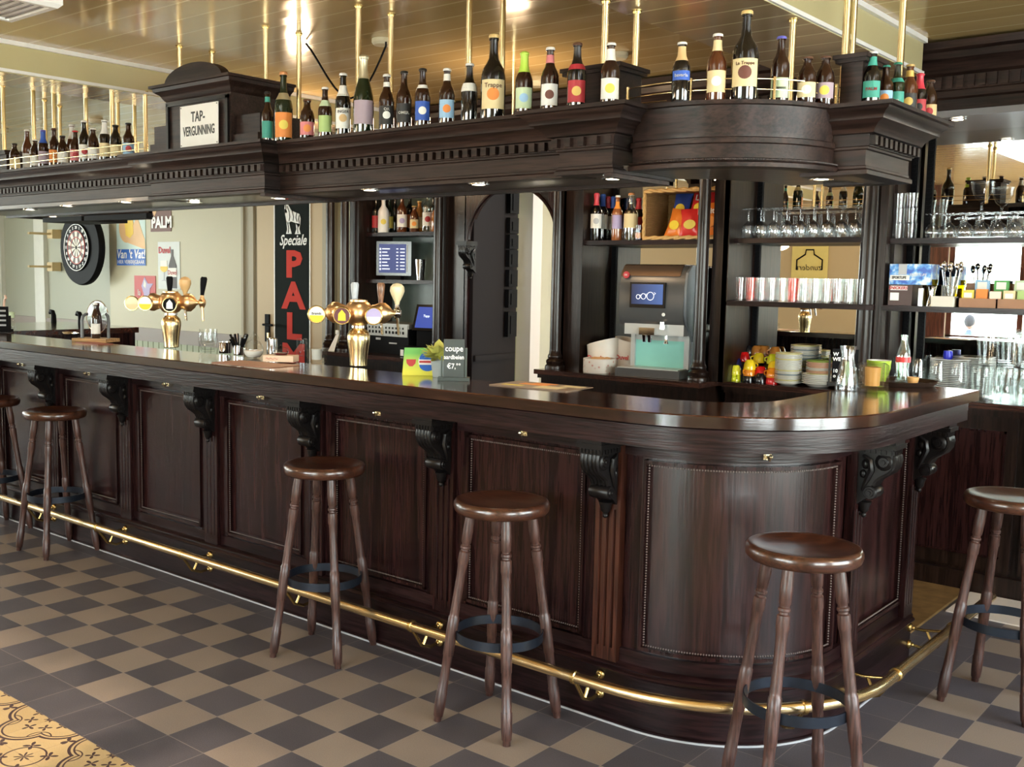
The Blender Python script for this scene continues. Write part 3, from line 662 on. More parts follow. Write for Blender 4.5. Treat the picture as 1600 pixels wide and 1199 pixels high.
def stool(x, y, rz, label):
    t = thing('bar_stool', label, 'bar stool', (x, y, 0), radians(rz), 'wooden bar stools around the counter'); t.scale = (1, 1, 1.02)
    part('seat', sm, seat_m, t)
    for l in legs: part('leg', l, leg_m, t)
    part('foot_ring', rgm, iron, t)
stool(-2.60, .925, 0, 'round wooden bar stool cut off by the left edge of the photo')
stool(-1.86, .935, 0, 'round wooden bar stool second from the left, near the left end of the bar')
stool(.385, .89, 18, 'round wooden bar stool third from the left, below the taps with grey handles')
stool(1.335, .853, 2, 'round wooden bar stool left of the rounded corner, under the folded menu')
stool(2.352, .990, 46, 'round wooden bar stool nearest the viewer in front of the rounded corner')
stool(2.62, 2.235, -8, 'round wooden bar stool at the right edge beyond the end of the bar')
# ---------------------------------------------------------------- overhead canopy
cn = thing('bar_canopy', 'dark oak canopy with dentil cornice hanging over the bar on brass poles', 'canopy', (0, 0, 0))
CB, CT = 1.91, 2.13
EPROF = [(-.06, CB), (.012, CB), (.012, CB+.014), (.004, CB+.020), (.004, CB+.028), (-.0, CB+.03), (0, CB+.080), (.008, CB+.083), (.008, CB+.090), (.014, CB+.092), (.014, CB+.130), (.034, CB+.132), (.040, CB+.145), (.056, CB+.160), (.078, CB+.170), (.080, CB+.180), (.088, CB+.190), (.100, CB+.198), (.104, CB+.205), (.118, CB+.207), (.118, CT), (-.06, CT)]
def run(p0, p1, nrm, dent=True, mat=oak_c, name='cornice', ends=(0, 0)):
    """one straight length of the entablature from p0 to p1 with mitre returns"""
    p0 = Vector(p0); p1 = Vector(p1); n_ = Vector(nrm); t = (p1-p0).normalized()
    path = [(p0, n_+t*(-1 if ends[0] else 0)), (p1, n_+t*(1 if ends[1] else 0))]
    d = MB().sweep(path, EPROF)
    if dent:
        L = (p1-p0).length; k = int(L/.045); 
        for i in range(k+1):
            c_ = p0+t*(i*L/max(k, 1)); 
            q0 = c_-t*.0125+n_*.012; q1 = c_+t*.0125+n_*.034
            d.box(min(q0.x, q1.x), max(q0.x, q1.x), min(q0.y, q1.y), max(q0.y, q1.y), CB+.095, CB+.125)
    return part(name, d, mat, cn)
tx0, tx1 = hit(231, 300, 1, 1.09).x, hit(408, 300, 1, 1.09).x
bx0, bx1 = hit(868, 275, 1, 1.13).x, hit(951, 275, 1, 1.13).x
run((-3.6, 1.17), (tx0, 1.17), (0, -1))
run((tx0, 1.11), (tx1, 1.11), (0, -1), ends=(1, 1)); run((tx1, 1.20), (bx0, 1.20), (0, -1)); run((bx0, 1.15), (bx1, 1.15), (0, -1), ends=(1, 1))
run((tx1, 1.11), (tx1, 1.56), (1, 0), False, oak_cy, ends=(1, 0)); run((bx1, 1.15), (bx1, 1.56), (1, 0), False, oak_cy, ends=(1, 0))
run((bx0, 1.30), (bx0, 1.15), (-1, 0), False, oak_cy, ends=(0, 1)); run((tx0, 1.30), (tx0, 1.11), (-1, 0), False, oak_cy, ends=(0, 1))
# curved length: plainer face
CPROF = [(-.05, CB+.01), (.03, CB+.01), (.03, CB+.024), (.02, CB+.030), (.02, CB+.038), (.012, CB+.04), (.012, CB+.085), (.022, CB+.088), (.022, CB+.104), (.012, CB+.108), (.014, CB+.125), (.034, CB+.19), (.036, CB+.205), (.052, CB+.207), (.052, CT), (-.05, CT)]
cp = []
for i in range(33):
    a = radians(-20+i*(110+2)/32); cp.append(((BCX+.40*sin(a), BCY-.40*cos(a)), (sin(a), -cos(a))))
part('curved_cornice', MB().sweep(cp, CPROF), oak_c, cn)
bd = MB()
for i in range(150):
    a = radians(-20+i*112/149); bd.ball((BCX+.425*sin(a), BCY-.425*cos(a), CB+.034), .0042, 5)
part('beading', bd, oak_c, cn)
sy0, sy1, sxx = 1.62, 2.05, 2.24
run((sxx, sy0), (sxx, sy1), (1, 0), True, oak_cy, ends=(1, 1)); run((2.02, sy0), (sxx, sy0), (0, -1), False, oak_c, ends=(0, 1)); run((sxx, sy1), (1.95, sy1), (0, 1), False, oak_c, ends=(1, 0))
# deck and soffit
mbd = MB(); mbs = MB()
def deck(x0, x1, y0, y1):
    mbd.box(x0, x1, y0, y1, CT-.03, CT-.002); mbs.box(x0, x1, y0, y1, CB+.002, CB+.02)
deck(-3.6, tx1, 1.13, 1.56); deck(tx1, bx1, 1.20, 1.56); 
pol = [(bx1-.02, 1.56), (bx1-.02, 1.20)]+[(BCX+.39*sin(radians(a)), BCY-.39*cos(radians(a))) for a in range(-18, 91, 6)]+[(2.12, 2.05), (1.80, 2.05), (1.78, 1.85), (1.66, 1.64)]
mbd.prism(pol, lambda u, v, w_: (u, v, w_), CT-.03, CT-.002); mbs.prism(pol, lambda u, v, w_: (u, v, w_), CB+.012, CB+.03)
mbd.box(2.1, 2.26, 1.62, 2.05, CT-.03, CT-.002); mbs.box(2.1, 2.24, 1.62, 2.05, CB+.002, CB+.02)
part('deck', mbd, oak_c, cn); part('soffit', mbs, wood('soffit_oak', (.03, .019, .012), (.09, .058, .036), 'X', 1, .35, .3), cn)
# inner fascia
part('inner_fascia', MB().box(-3.6, bx1, 1.54, 1.57, CB-.012, CT).box(bx1-.03, bx1, 1.15, 1.57, CB-.014, CB+.02).box(tx1-.03, tx1+.0, 1.11, 1.57, CB-.014, CB+.02), oak_c, cn)
# left wing of the canopy
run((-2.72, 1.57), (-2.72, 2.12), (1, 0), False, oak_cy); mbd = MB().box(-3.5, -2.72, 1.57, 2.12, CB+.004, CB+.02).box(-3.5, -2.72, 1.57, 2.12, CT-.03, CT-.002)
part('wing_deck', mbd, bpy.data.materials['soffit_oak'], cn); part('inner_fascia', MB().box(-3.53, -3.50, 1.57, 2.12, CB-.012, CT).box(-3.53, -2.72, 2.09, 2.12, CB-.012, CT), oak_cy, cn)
solo('hanging_rack', MB().box(-3.25, -2.75, 1.62, 1.95, CB-.045, CB-.015).box(-2.72, -2.20, 1.62, 1.66, CB-.045, CB-.015).box(-2.35, -1.95, 1.58, 1.62, CB-.05, CB-.02), black, 'black flat rack fixed under the canopy above the left end of the bar', 'rack')
# downlights
dl_ring = MB().lathe([(.026, 0), (.042, 0), (.042, -.004), (.026, -.004), (.026, 0)], n=20, cap=False).mesh('ring', chrome)
dl_bulb = MB().lathe([(0, -.001), (.026, -.001)], n=20).mesh('bulb', emit('warm_lamp', (1, .86, .62), 14.0))
dls = [(748, 287), (958, 278), (578, 296), (437, 309), (1283, 283), (105, 321), (197, 315), (304, 315), (47, 327), (83, 340)]
names = ['left of the arch', 'left of the rounded corner', 'above the spirits shelf', 'above the tall black sign', 'under the rounded corner', 'second from the left under the front canopy', 'left of the licence plaque', 'under the licence plaque', 'leftmost under the canopy', 'above the dartboard']
def downlight(x, y, z, nm, e_=1.6):
    t = thing('downlight', 'small round recessed spotlight in the canopy underside, %s' % nm, 'spotlight', (x, y, z), 0, 'recessed spotlights in the canopy')
    part('ring', dl_ring, chrome, t); part('bulb', dl_bulb, dl_bulb.materials[0], t)
    l = bpy.data.lights.new('downlight_lamp', 'SPOT'); l.energy = e_; l.color = (1, .82, .58); l.spot_size = radians(100); l.spot_blend = .6; l.shadow_soft_size = .025
    lo = link('downlight_lamp', l); lo.parent = t; lo.location = (0, 0, -.01)
for (px, py), nm in zip(dls, names):
    p = hit(px, py, 2, CB); downlight(p.x, p.y, CB-.001 if nm != 'under the rounded corner' else CB+.009, nm)
# brass poles
def pole(x, y, z0, z1, r=.0125):
    p = part('brass_pole', MB().tube([(x, y, z0), (x, y, z1)], r, 14), brass, cn)
    part('flange', MB().lathe([(r, -.012), (r+.002, -.012), (r+.004, -.004), (r+.007, -.003), (r+.007, 0), (r, 0)], (x, y, z1), 16), brass2, p)
    part('socket', MB().lathe([(r, 0), (r+.008, 0), (r+.006, .012), (r, .018)], (x, y, z0), 16), brass2, p)
for px, py in ((280, 77), (415, 50), (560, 20), (733, -30), (945, -60)): 
    p = hit(px, 60, 1, 1.34); pole(p.x, 1.34, CT-.01, CZ if not (1.33 < p.x < 1.83) else 2.545)
for px in (331, 467, 611, 785, 994):
    p = hit(px, 60, 1, 1.53); pole(p.x, 1.53, CT-.01, CZ if not (1.33 < p.x < 1.83) else 2.545)
for px, x_ in ((1237, 1.80), (1320, 2.10), (1407, 2.16), (1331, 1.86)):
    # point on the pixel's ray above the deck
    p = hit(px, 90, 0, x_); pole(x_, p.y, CT-.01, 2.545 if x_ < 1.83 else CZ)
for px, Y in ((5, 1.34), (52, 1.34), (175, 1.36), (84, 1.53), (134, 1.53), (227, 1.53)):
    p = hit(px, 160, 1, Y); pole(p.x, Y, CT-.01, CZ if not (-2.25 < p.x < -1.86) else 2.575)
for px, Y in ((70, 1.8), (93, 2.0), (184, 2.05), (210, 2.05)):
    p = hit(px, 160, 1, Y); pole(p.x, Y, CT-.01, CZ if not (-2.25 < p.x < -1.86) else 2.575)
# little brass gallery rail along the rounded part and the far left
def gallery(pts, name='gallery_rail'):
    mb_ = MB()
    for dz in (.035, .068): mb_.tube([(x, y, CT+dz) for x, y in pts], .0020, 6)
    return mb_
ga = [(BCX+.43*sin(radians(a)), BCY-.43*cos(radians(a))) for a in range(-24, 91, 4)]+[(2.14, 1.66)]
g = gallery(ga)
for a in (-22, 12, 48, 84): x, y = BCX+.43*sin(radians(a)), BCY-.43*cos(radians(a)); g.tube([(x, y, CT), (x, y, CT+.075)], .006, 8)
part('gallery_rail', g, brass, cn)
g = gallery([(-3.5, 1.09), (tx0-.03, 1.09)])
for x in (-3.4, -2.9, -2.55, -2.1, tx0-.08): g.tube([(x, 1.09, CT), (x, 1.09, CT+.075)], .005, 8)
part('gallery_rail', g, brass, cn)
g = gallery([(tx1+.05, 1.50), (bx1, 1.50)])
part('gallery_rail', g, brass, cn)
# pedestal blocks on the canopy
def block(x0, x1, y0, y1, h, label):
    t = thing('pedestal_block', label, 'pedestal', (0, 0, 0))
    part('body', MB().box(x0, x1, y0, y1, CT, CT+h), oak_c, t); part('cap', MB().box(x0-.015, x1+.015, y0-.015, y1+.015, CT+h, CT+h+.012).box(x0-.022, x1+.022, y0-.022, y1+.022, CT+h+.012, CT+h+.026), oak_c, t)
a = hit(887, 130, 1, 1.30).x; b = hit(965, 130, 1, 1.30).x
block(a, b, 1.30, 1.46, .155, 'dark square block behind the red label bottle on the canopy')
a = hit(1313, 130, 1, 1.60).x; b = hit(1347, 130, 1, 1.60).x
block(a, b, 1.60, 1.76, .145, 'small dark square block at the right corner of the canopy')
a = hit(-6, 245, 1, 1.2).x; b = hit(10, 245, 1, 1.2).x; block(a, b, 1.2, 1.34, .12, 'dark block at the far left end of the canopy')
# licence cabinet
YP = 1.13
def X(px, Y=YP): return hit(px, 180, 1, Y).x
def Z(py, Y=YP, px=310): return hit(px, py, 1, Y).z
lc = thing('licence_cabinet', 'dark arched cabinet standing on the canopy and carrying the white plaque', 'cabinet', (0, 0, 0))
x0, x1 = X(260), X(361); z0 = CT; z1 = Z(152)
bw, bw2 = X(231), X(400)
part('base', MB().box(bw, bw2, YP+.01, YP+.36, z0, z0+.06), oak_c, lc)
part('body', MB().box(x0, x1, YP, YP+.34, z0, z1), oak_c, lc)
part('frame', MB().box(x0+.012, x0+.03, YP-.012, YP, z0+.02, z1-.012).box(x1-.03, x1-.012, YP-.012, YP, z0+.02, z1-.012).box(x0+.012, x1-.012, YP-.012, YP, z1-.026, z1-.008), carve, lc)
for q0, q1 in ((bw+.01, x0), (x1, bw2-.01)): part('shoulder', MB().box(q0, q1, YP+.03, YP+.32, z0+.06, z0+.15), oak_c, lc)
cpf = [(-.02, z1), (.0, z1), (.012, z1+.012), (.016, z1+.02), (.022, z1+.03), (.045, z1+.045), (.05, z1+.06), (.062, z1+.062), (.062, z1+.075), (-.02, z1+.075)]
rect_path = [((x0, YP+.34), (-1, 0)), ((x0, YP), (-1, -1)), ((x1, YP), (1, -1)), ((x1, YP+.34), (1, 0))]
part('cornice', MB().sweep(rect_path, cpf), oak_c, lc)
part('lid', MB().box(x0, x1, YP, YP+.34, z1+.05, z1+.072), oak_c, lc)
xm = (x0+x1)/2; rr = (x1-x0)/2-.03
part('arched_top', MB().prism([(xm-rr-.02, z1+.074)]+[(xm-rr*cos(pi*i/20), z1+.074+.085*sin(pi*i/20)) for i in range(21)]+[(xm+rr+.02, z1+.074)], lambda u, v, w_: (u, w_, v), YP-.03, YP+.02), oak_c, lc)
pq = thing('licence_plaque', 'white enamel plaque lettered TAP-VERGUNNING in black', 'plaque', (0, 0, 0))
a, b = X(282, YP-.014), X(341, YP-.014); za, zb_ = Z(228, YP-.014, 310), Z(163, YP-.014, 310)
part('plate', MB().box(a, b, YP-.016, YP-.012, za, zb_), white, pq)
bl = cmat('letter_black', (.01, .01, .01), .4)
text('TAP-', .068, bl, pq, facing(((a+b)/2-.005, YP-.017, zb_-.30*(zb_-za))), bold=.0012, sx=.78); text('VERGUNNING', .063, bl, pq, facing(((a+b)/2, YP-.017, za+.36*(zb_-za))), bold=.0012, sx=.62)
sc_ = MB()
for u in (a+.008, b-.008):
    for v in (za+.008, zb_-.008): sc_.rod((u, YP-.016, v), (u, YP-.018, v), [(0, .003), (1, .003)], 8)
part('screws', sc_, iron, pq)
# things on the ceiling
lf = thing('ceiling_light', 'white ceiling light fitting with a grey louvre at the top left', 'ceiling light', (0, 0, 0))
part('housing', MB().sweep([((-1.16, -.9), (-1, -1)), ((-.76, -.9), (1, -1)), ((-.76, .40), (1, 1)), ((-1.16, .40), (-1, 1))], [(-.2, CZ-.001), (.0, CZ-.001), (.02, CZ-.02), (.02, CZ-.055), (.005, CZ-.07), (-.02, CZ-.07), (-.02, CZ-.06), (-.2, CZ-.06)], closed=True), white, lf)
lv = MB().box(-1.13, -.79, -.87, .37, CZ-.058, CZ-.054)
for i in range(30): lv.box(-1.13, -.79, -.86+i*.042, -.857+i*.042, CZ-.068, CZ-.056)
part('louvre', lv, plain('louvre_metal', (.30, .27, .27), .25, .9), lf)
for px, py, z, nm in ((598, 66, CZ, 'beside the black cable'), (150, 190, CZ, 'left, seen between the poles'), (965, 88, CZ, 'above the square block'), (3, 205, CZ, 'at the far left'), (838, 132, CZ, 'small one above the white-capped bottle')):
    p = hit(px, py, 2, z-.015)
    t = thing('ceiling_socket', 'round cream ceiling fitting, %s' % nm, 'ceiling fitting', (p.x, p.y, z))
    part('base', MB().lathe([(.0, 0), (.055, 0), (.055, -.018), (.045, -.03), (0, -.03)], n=24), cmat('cream_plastic', (.62, .55, .38)), t)
p = hit(603, 72, 2, CZ-.05); q = hit(478, 68, 2, CZ-.01)
cab = [q.lerp(p, i/14) for i in range(15)]
for i, c_ in enumerate(cab): c_.z -= .26*sin(pi*(i/14)**1.2)
solo('hanging_cable', MB().tube([tuple(c_) for c_ in cab]+[(p.x, p.y, CZ-.03)], .005, 6), black, 'black cable drooping from the ceiling behind the bottles', 'cable')
# ---------------------------------------------------------------- back bar
HZ = .965; YF = 3.44; YR = 3.67; MY = 3.955
bb = thing('back_bar', 'tall dark oak back bar with columns, shelves and mirrors behind the counter', 'back bar', (0, 0, 0))
NX0, NX1 = -.23, .735; RX0, RX1, RX2 = .765, 1.60, 4.4
LX0, LX1 = -2.24, -1.40
top_b = wood('back_counter_wood', (.03, .012, .009), (.075, .032, .022), 'X', .8, .2, .6, .06)
def cabinet(x0, x1, yf, nm):
    part('counter', MB().box(x0, x1, yf, MY, HZ-.03, HZ), top_b, bb); part('cabinet', MB().box(x0+.03, x1-.03, yf+.04, NY-.002, .0, HZ-.03), back_m, bb)
    part('counter_moulding', MB().box(x0+.015, x1-.015, yf+.02, yf+.05, HZ-.055, HZ-.03), back_m, bb)
cabinet(-.47, .70, YF, ''); cabinet(.70, RX2, YR, ''); cabinet(-2.52, AX0-.02, 3.42, '')
# upright panels
for x0, x1, y0 in ((-.25, -.23, 3.60), (.735, .765, 3.60), (1.60, 1.64, 3.62), (-2.28, -2.24, 3.58), (-1.40, -1.36, 3.58)):
    part('side_panel', MB().box(x0, x1, y0, NY-.002, HZ, 2.36), back_m, bb)
for x0, x1, y0 in ((-.36, -.25, 3.60), (.67, .77, 3.60), (-1.36, -1.20, 3.60), (-2.36, -2.28, 3.60)):
    part('pilaster', MB().box(x0, x1, y0, y0+.03, HZ, 2.36).box(x0, x1, y0+.03, NY-.002, HZ, 2.36), back_m, bb)
def column(x, y, z0, z1, r=.036):
    p = part('column', MB().lathe([(r, z0+.12), (r*.97, (z0+z1)/2), (r*.9, z1-.05), (r*1.2, z1-.045), (r*1.2, z1-.03), (r*1.4, z1-.015), (r*1.4, z1)], (x, y, 0), 24), back_m, bb)
    part('column_base', MB().lathe([(r*1.75, z0), (r*1.8, z0+.012), (r*1.7, z0+.024), (r*1.45, z0+.030), (r*1.55, z0+.040), (r*1.6, z0+.052), (r*1.4, z0+.062), (r*1.2, z0+.068), (r*1.3, z0+.078), (r*1.25, z0+.09), (r*1.08, z0+.098), (r, z0+.125)], (x, y, 0), 24), back_m, p)
column(-.385, 3.55, HZ, 2.36); column(.635, 3.55, HZ, 2.36); column(-1.39, 3.53, HZ, 2.36, .034); column(-2.34, 3.53, HZ, 2.36, .034); column(-2.50, 3.53, HZ, 2.36, .036)
rc = hit(1364, 450, 1, 3.70); column(rc.x-.01, 3.70, HZ, 2.36, .068)
part('pilaster', MB().box(rc.x+.02, rc.x+.10, 3.70, 3.80, HZ, 2.36), back_m, bb)
# black ladder strips and mirrors
def strip(x, y=MY-.006):
    m = MB().box(x, x+.035, y-.01, y, HZ, 2.36)
    z = HZ+.03
    while z < 2.3: m.box(x+.006, x+.029, y-.013, y-.01, z, z+.010); z += .022
    part('ladder_strip', m, black, bb)
for x in (NX0+.0, NX1-.035, RX0, 1.565, 1.64, 1.72): strip(x)
part('mirror', MB().box(NX0, NX1, MY-.004, NY-.001, HZ, 2.36), mirror_m, bb); part('mirror', MB().box(RX0, 1.60, MY-.004, NY-.001, HZ, 2.36), mirror_m, bb); part('mirror', MB().box(1.64, RX2, MY-.004, NY-.001, HZ, 2.36), mirror_m, bb)
part('back_panel', MB().box(LX0, LX1, MY-.01, NY-.001, HZ, 2.36), plain('grey_green_panel', (.10, .13, .115), .3, 0, .25), bb)
def shelf(x0, x1, yf, z, th=.028):
    part('shelf', MB().box(x0, x1, yf, MY-.014, z-th, z-.004).box(x0, x1, yf+.004, MY-.014, z-.004, z), oak_h, bb)
SN = 1.785; SR1 = 1.79; SR2 = 1.435
shelf(NX0, NX1, 3.62, SN); shelf(RX0, 1.60, 3.66, SR1); shelf(RX0, 1.60, 3.60, SR2); shelf(1.64, RX2, 3.66, SR1-.01); shelf(1.64, RX2, 3.60, SR2)
shelf(LX0, LX1, 3.66, 1.865); shelf(LX0, LX1, 3.66, 1.515)
# upper cornice of the back bar
UB = 2.36
UP_ = [(-.20, UB), (0, UB), (0, UB+.09), (.01, UB+.10), (.01, UB+.13), (.022, UB+.135), (.022, UB+.20), (.05, UB+.21), (.07, UB+.25), (.10, UB+.27), (.11, UB+.30), (.14, UB+.31), (.14, CZ-.015), (-.20, CZ-.015)]
dn = MB().sweep([((-2.6, 3.60), (0, -1)), ((4.6, 3.60), (0, -1))], UP_); x = -2.5
while x < 4.5: dn.box(x, x+.03, 3.565, 3.58, UB+.14, UB+.195); x += .05
part('upper_cornice', dn, oak_c, bb)
part('upper_soffit', MB().box(-2.6, AX0, 3.42, NY-.004, UB-.02, UB+.01).box(AX1, RX2, 3.42, NY-.004, UB-.02, UB+.01), plain('soffit_blue_grey', (.16, .16, .17), .3), bb)
p = hit(1497, 176, 1, 3.5)
t = thing('downlight', 'small round recessed spotlight under the back cornice at the top right', 'spotlight', (p.x, p.y, UB-.022)); part('ring', dl_ring, chrome, t); part('bulb', dl_bulb, dl_bulb.materials[0], t)
l = bpy.data.lights.new('downlight_lamp', 'SPOT'); l.energy = 3; l.color = (1, .85, .62); l.spot_size = radians(110); l.shadow_soft_size = .03; lo = link('downlight_lamp', l); lo.parent = t; lo.location = (0, 0, -.01)
# arch over the passage
am = (AX0+AX1)/2; ar = (AX1-AX0)/2-.0; AZ = 1.80; YA = 3.60
ap = [(AX0, 2.36), (AX0, AZ)]+[(am-ar*cos(pi*i/24), AZ+.36*sin(pi*i/24)) for i in range(25)]+[(AX1, AZ), (AX1, 2.36)]
arch = MB()
N_ = 24
for k, yy in ((0, YA), (1, YA+.10)):
    pass
for i in range(N_):
    u0, v0 = am-ar*cos(pi*i/N_), AZ+.36*sin(pi*i/N_); u1, v1 = am-ar*cos(pi*(i+1)/N_), AZ+.36*sin(pi*(i+1)/N_)
    arch.prism([(u0, v0), (u1, v1), (u1, 2.36), (u0, 2.36)], lambda u, v, w_: (u, w_, v), YA, YA+.06)
part('arch', arch, oak_v, bb, angle=20)
ab = MB(); ab.tube([(am-(ar-.012)*cos(pi*i/24), YA-.0, AZ+(.36-.012)*sin(pi*i/24)) for i in range(25)], .012, 6); part('arch_moulding', ab, oak_h, bb)
part('keystone', MB().box(am-.06, am+.06, YA-.03, YA+.05, AZ+.33, AZ+.385), oak_h, bb)
part('arch_jamb', MB().box(AX0-.03, AX0, YA, NY, 0, 2.36).box(AX1, AX1+.02, YA, NY, HZ, 2.36), oak_v, bb)
ac = MB(); M_ = Matrix.Translation((AX0+.045, YA, AZ-.06)) @ Matrix.Scale(.9, 4)
c0 = corbel_mb(); ac.add([M_ @ (Vector(v)-Vector((0, 0, .962))) for v in c0.v], c0.f); part('corbel', ac, carve, bb, angle=50)
# cabinet doors on the right below the counter
def door(x0, x1, yf=YR+.04):
    d = part('door', MB().box(x0, x1, yf-.022, yf-.001, .12, .90), back_m, bb)
    part('door_panel', MB().box(x0+.06, x1-.06, yf-.028, yf-.022, .20, .82).box(x0+.05, x1-.05, yf-.034, yf-.022, .19, .20).box(x0+.05, x1-.05, yf-.034, yf-.022, .82, .83).box(x0+.05, x0+.06, yf-.034, yf-.022, .19, .83).box(x1-.06, x1-.05, yf-.034, yf-.022, .19, .83), oak_v, d)
for x0, x1 in ((1.72, 2.30), (2.34, 2.90), (.80, 1.2), (1.24, 1.68)): door(x0, x1)
part('plinth', MB().box(.74, RX2-.04, YR+.005, YR+.04, 0, .10), back_m, bb); part('counter_lip', MB().box(.74, RX2-.02, YR+.0, YR+.04, .90, .935), back_m, bb)
# ---------------------------------------------------------------- bottles
BP = {
 'long': [(0, 0), (.96, .0), (1, .02), (1, .52), (.96, .58), (.80, .65), (.60, .70), (.47, .76), (.42, .82), (.40, .90), (.40, .94), (.47, .945), (.47, .965), (.44, .97)],
 'stub': [(0, 0), (.96, .0), (1, .02), (1, .50), (.97, .58), (.84, .68), (.60, .77), (.46, .82), (.42, .88), (.42, .93), (.50, .935), (.50, .96), (.46, .97)],
 'big':  [(0, 0), (.96, .0), (1, .02), (1, .48), (.97, .53), (.85, .60), (.60, .66), (.40, .72), (.34, .80), (.33, .90), (.33, .93), (.40, .935), (.40, .955), (.36, .97)],
 'champ': [(0, 0), (.96, .0), (1, .02), (1, .40), (.95, .48), (.78, .58), (.56, .68), (.42, .76), (.36, .84), (.35, .92), (.35, .94), (.42, .945), (.42, .965), (.36, .97)],
 'wine': [(0, 0), (.96, .0), (1, .02), (1, .58), (.95, .63), (.75, .69), (.48, .74), (.37, .79), (.36, .92), (.42, .93), (.42, .96), (.36, .97)],
}
def prof_r(P, z):
    for (r0, z0), (r1, z1) in zip(P, P[1:]):
        if z0 <= z <= z1 and z1 > z0: return r0+(r1-r0)*(z-z0)/(z1-z0)
    return P[-1][0]
def bottle(x, y, z, h, r, kind, gm, cap, lab, label, group=None, name='beer_bottle', cat='bottle', lz=(.12, .44), neck=None, txt=None, tcol=None, foil=None, tsize=.5, mark=None):
    P = BP[kind]; t = thing(name, label, cat, (x, y, z), 0, group)
    rz = atan2(CAM.x-x, -(CAM.y-y))                                 # the printed side faces the room
    part('glass', MB().lathe([(a*r, b*h) for a, b in P], n=20), gm, t)
    if foil:
        z0 = foil[1]; part('foil', MB().lathe([(prof_r(P, q)*r+.0012, q*h) for q in [z0, z0+.04, (z0+.96)/2, .93]]+[(prof_r(P, .94)*r+.002, .94*h), (P[-2][0]*r+.003, .975*h), (P[-2][0]*r*.8, h), (0, h)], n=20), foil[0], t)
    else:
        rc_ = P[-2][0]*r+.001
        part('cap', MB().lathe([(rc_, .955*h), (rc_+.001, .962*h), (rc_, .99*h), (rc_*.8, h), (0, h)], n=16), cap, t)
    if lab:
        L = MB(); n_ = 12; vs = []; a0 = radians(62)
        for zz in lz:
            for i in range(n_+1):
                a = -a0+2*a0*i/n_; vs.append(((r+.0008)*sin(a), -(r+.0008)*cos(a), zz*h))
        L.add(vs, [(i, i+1, n_+2+i, n_+1+i) for i in range(n_)]); o = part('label', L, lab, t); o.rotation_euler.z = rz
        zm = (lz[0]+lz[1])/2*h
        if mark: 
            mm = MB(); ov = [(0, 0)]+oval(0, 0, r*.25, min(r*.25, (lz[1]-lz[0])*h*.15), 16)+oval(0, 0, r*.5, min(r*.5, (lz[1]-lz[0])*h*.3), 16)
            mm.add([(sin(u/r)*(r+.0016), -cos(u/r)*(r+.0016), v+zm) for u, v in ov], [(0, 1+i, 1+(i+1) % 16) for i in range(16)]+[(1+i, 17+i, 17+(i+1) % 16, 1+(i+1) % 16) for i in range(16)])
            m_ = part('label_mark', mm, mark, t); m_.rotation_euler.z = rz
        if txt:
            o = text(txt, r*tsize, tcol or bl, t, facing((0, -(r+.0024), zm+(h*.10 if mark else 0))), bold=.0003); 
            for v_ in o.data.vertices: u = v_.co.x; v_.co.y = -cos(u/r)*(r+.0024)-(v_.co.y+r+.0024)*0; v_.co.x = sin(max(-1.5, min(1.5, u/r)))*(r+.0024)
            o.rotation_euler.z = rz
    if neck:
        n0, n1 = neck[1], neck[2]
        part('neck_label', MB().lathe([(prof_r(P, q)*r+.0008, q*h) for q in (n0, (n0*2+n1)/3, (n0+n1*2)/3, n1)], n=18, cap=False), neck[0], t)
    return t
c_wh = cmat('cap_white', (.78, .78, .76), .35); c_bk = cmat('cap_black', (.02, .02, .02), .35); c_gr = cmat('cap_green', (.05, .30, .22), .35); c_go = cmat('cap_gold', (.60, .42, .16), .3); c_bl = cmat('cap_blue', (.12, .12, .50), .35); c_or = cmat('cap_orange', (.65, .28, .10), .4); c_re = cmat('cap_red', (.5, .04, .05), .4); c_br = cmat('cap_brown', (.10, .045, .025), .4)
l_wh = cmat('label_white', (.78, .78, .74)); l_cr = cmat('label_cream', (.72, .60, .34)); l_or = cmat('label_orange', (.75, .25, .05)); l_gr = cmat('label_green', (.40, .55, .20)); l_te = cmat('label_teal', (.05, .32, .25)); l_pi = cmat('label_pink', (.62, .20, .22)); l_pu = cmat('label_purple_grey', (.38, .30, .36)); l_bl = cmat('label_blue', (.03, .10, .45)); l_lb = cmat('label_light_blue', (.30, .50, .72)); l_re = cmat('label_red', (.42, .03, .04)); l_ye = cmat('label_yellow', (.75, .60, .10)); l_bk = cmat('label_black', (.02, .02, .02)); l_ta = cmat('label_tan', (.62, .42, .20)); l_lg = cmat('label_pale_green', (.55, .68, .45)); f_lime = cmat('foil_lime', (.50, .75, .10), .4); f_gold = plain('foil_silver_gold', (.72, .68, .50), .35, .8, .2); f_red = cmat('foil_red', (.62, .05, .08), .35); l_gold = cmat('label_gold', (.65, .45, .12))
YBo = 1.155
G1 = 'beer bottles along the front of the canopy'
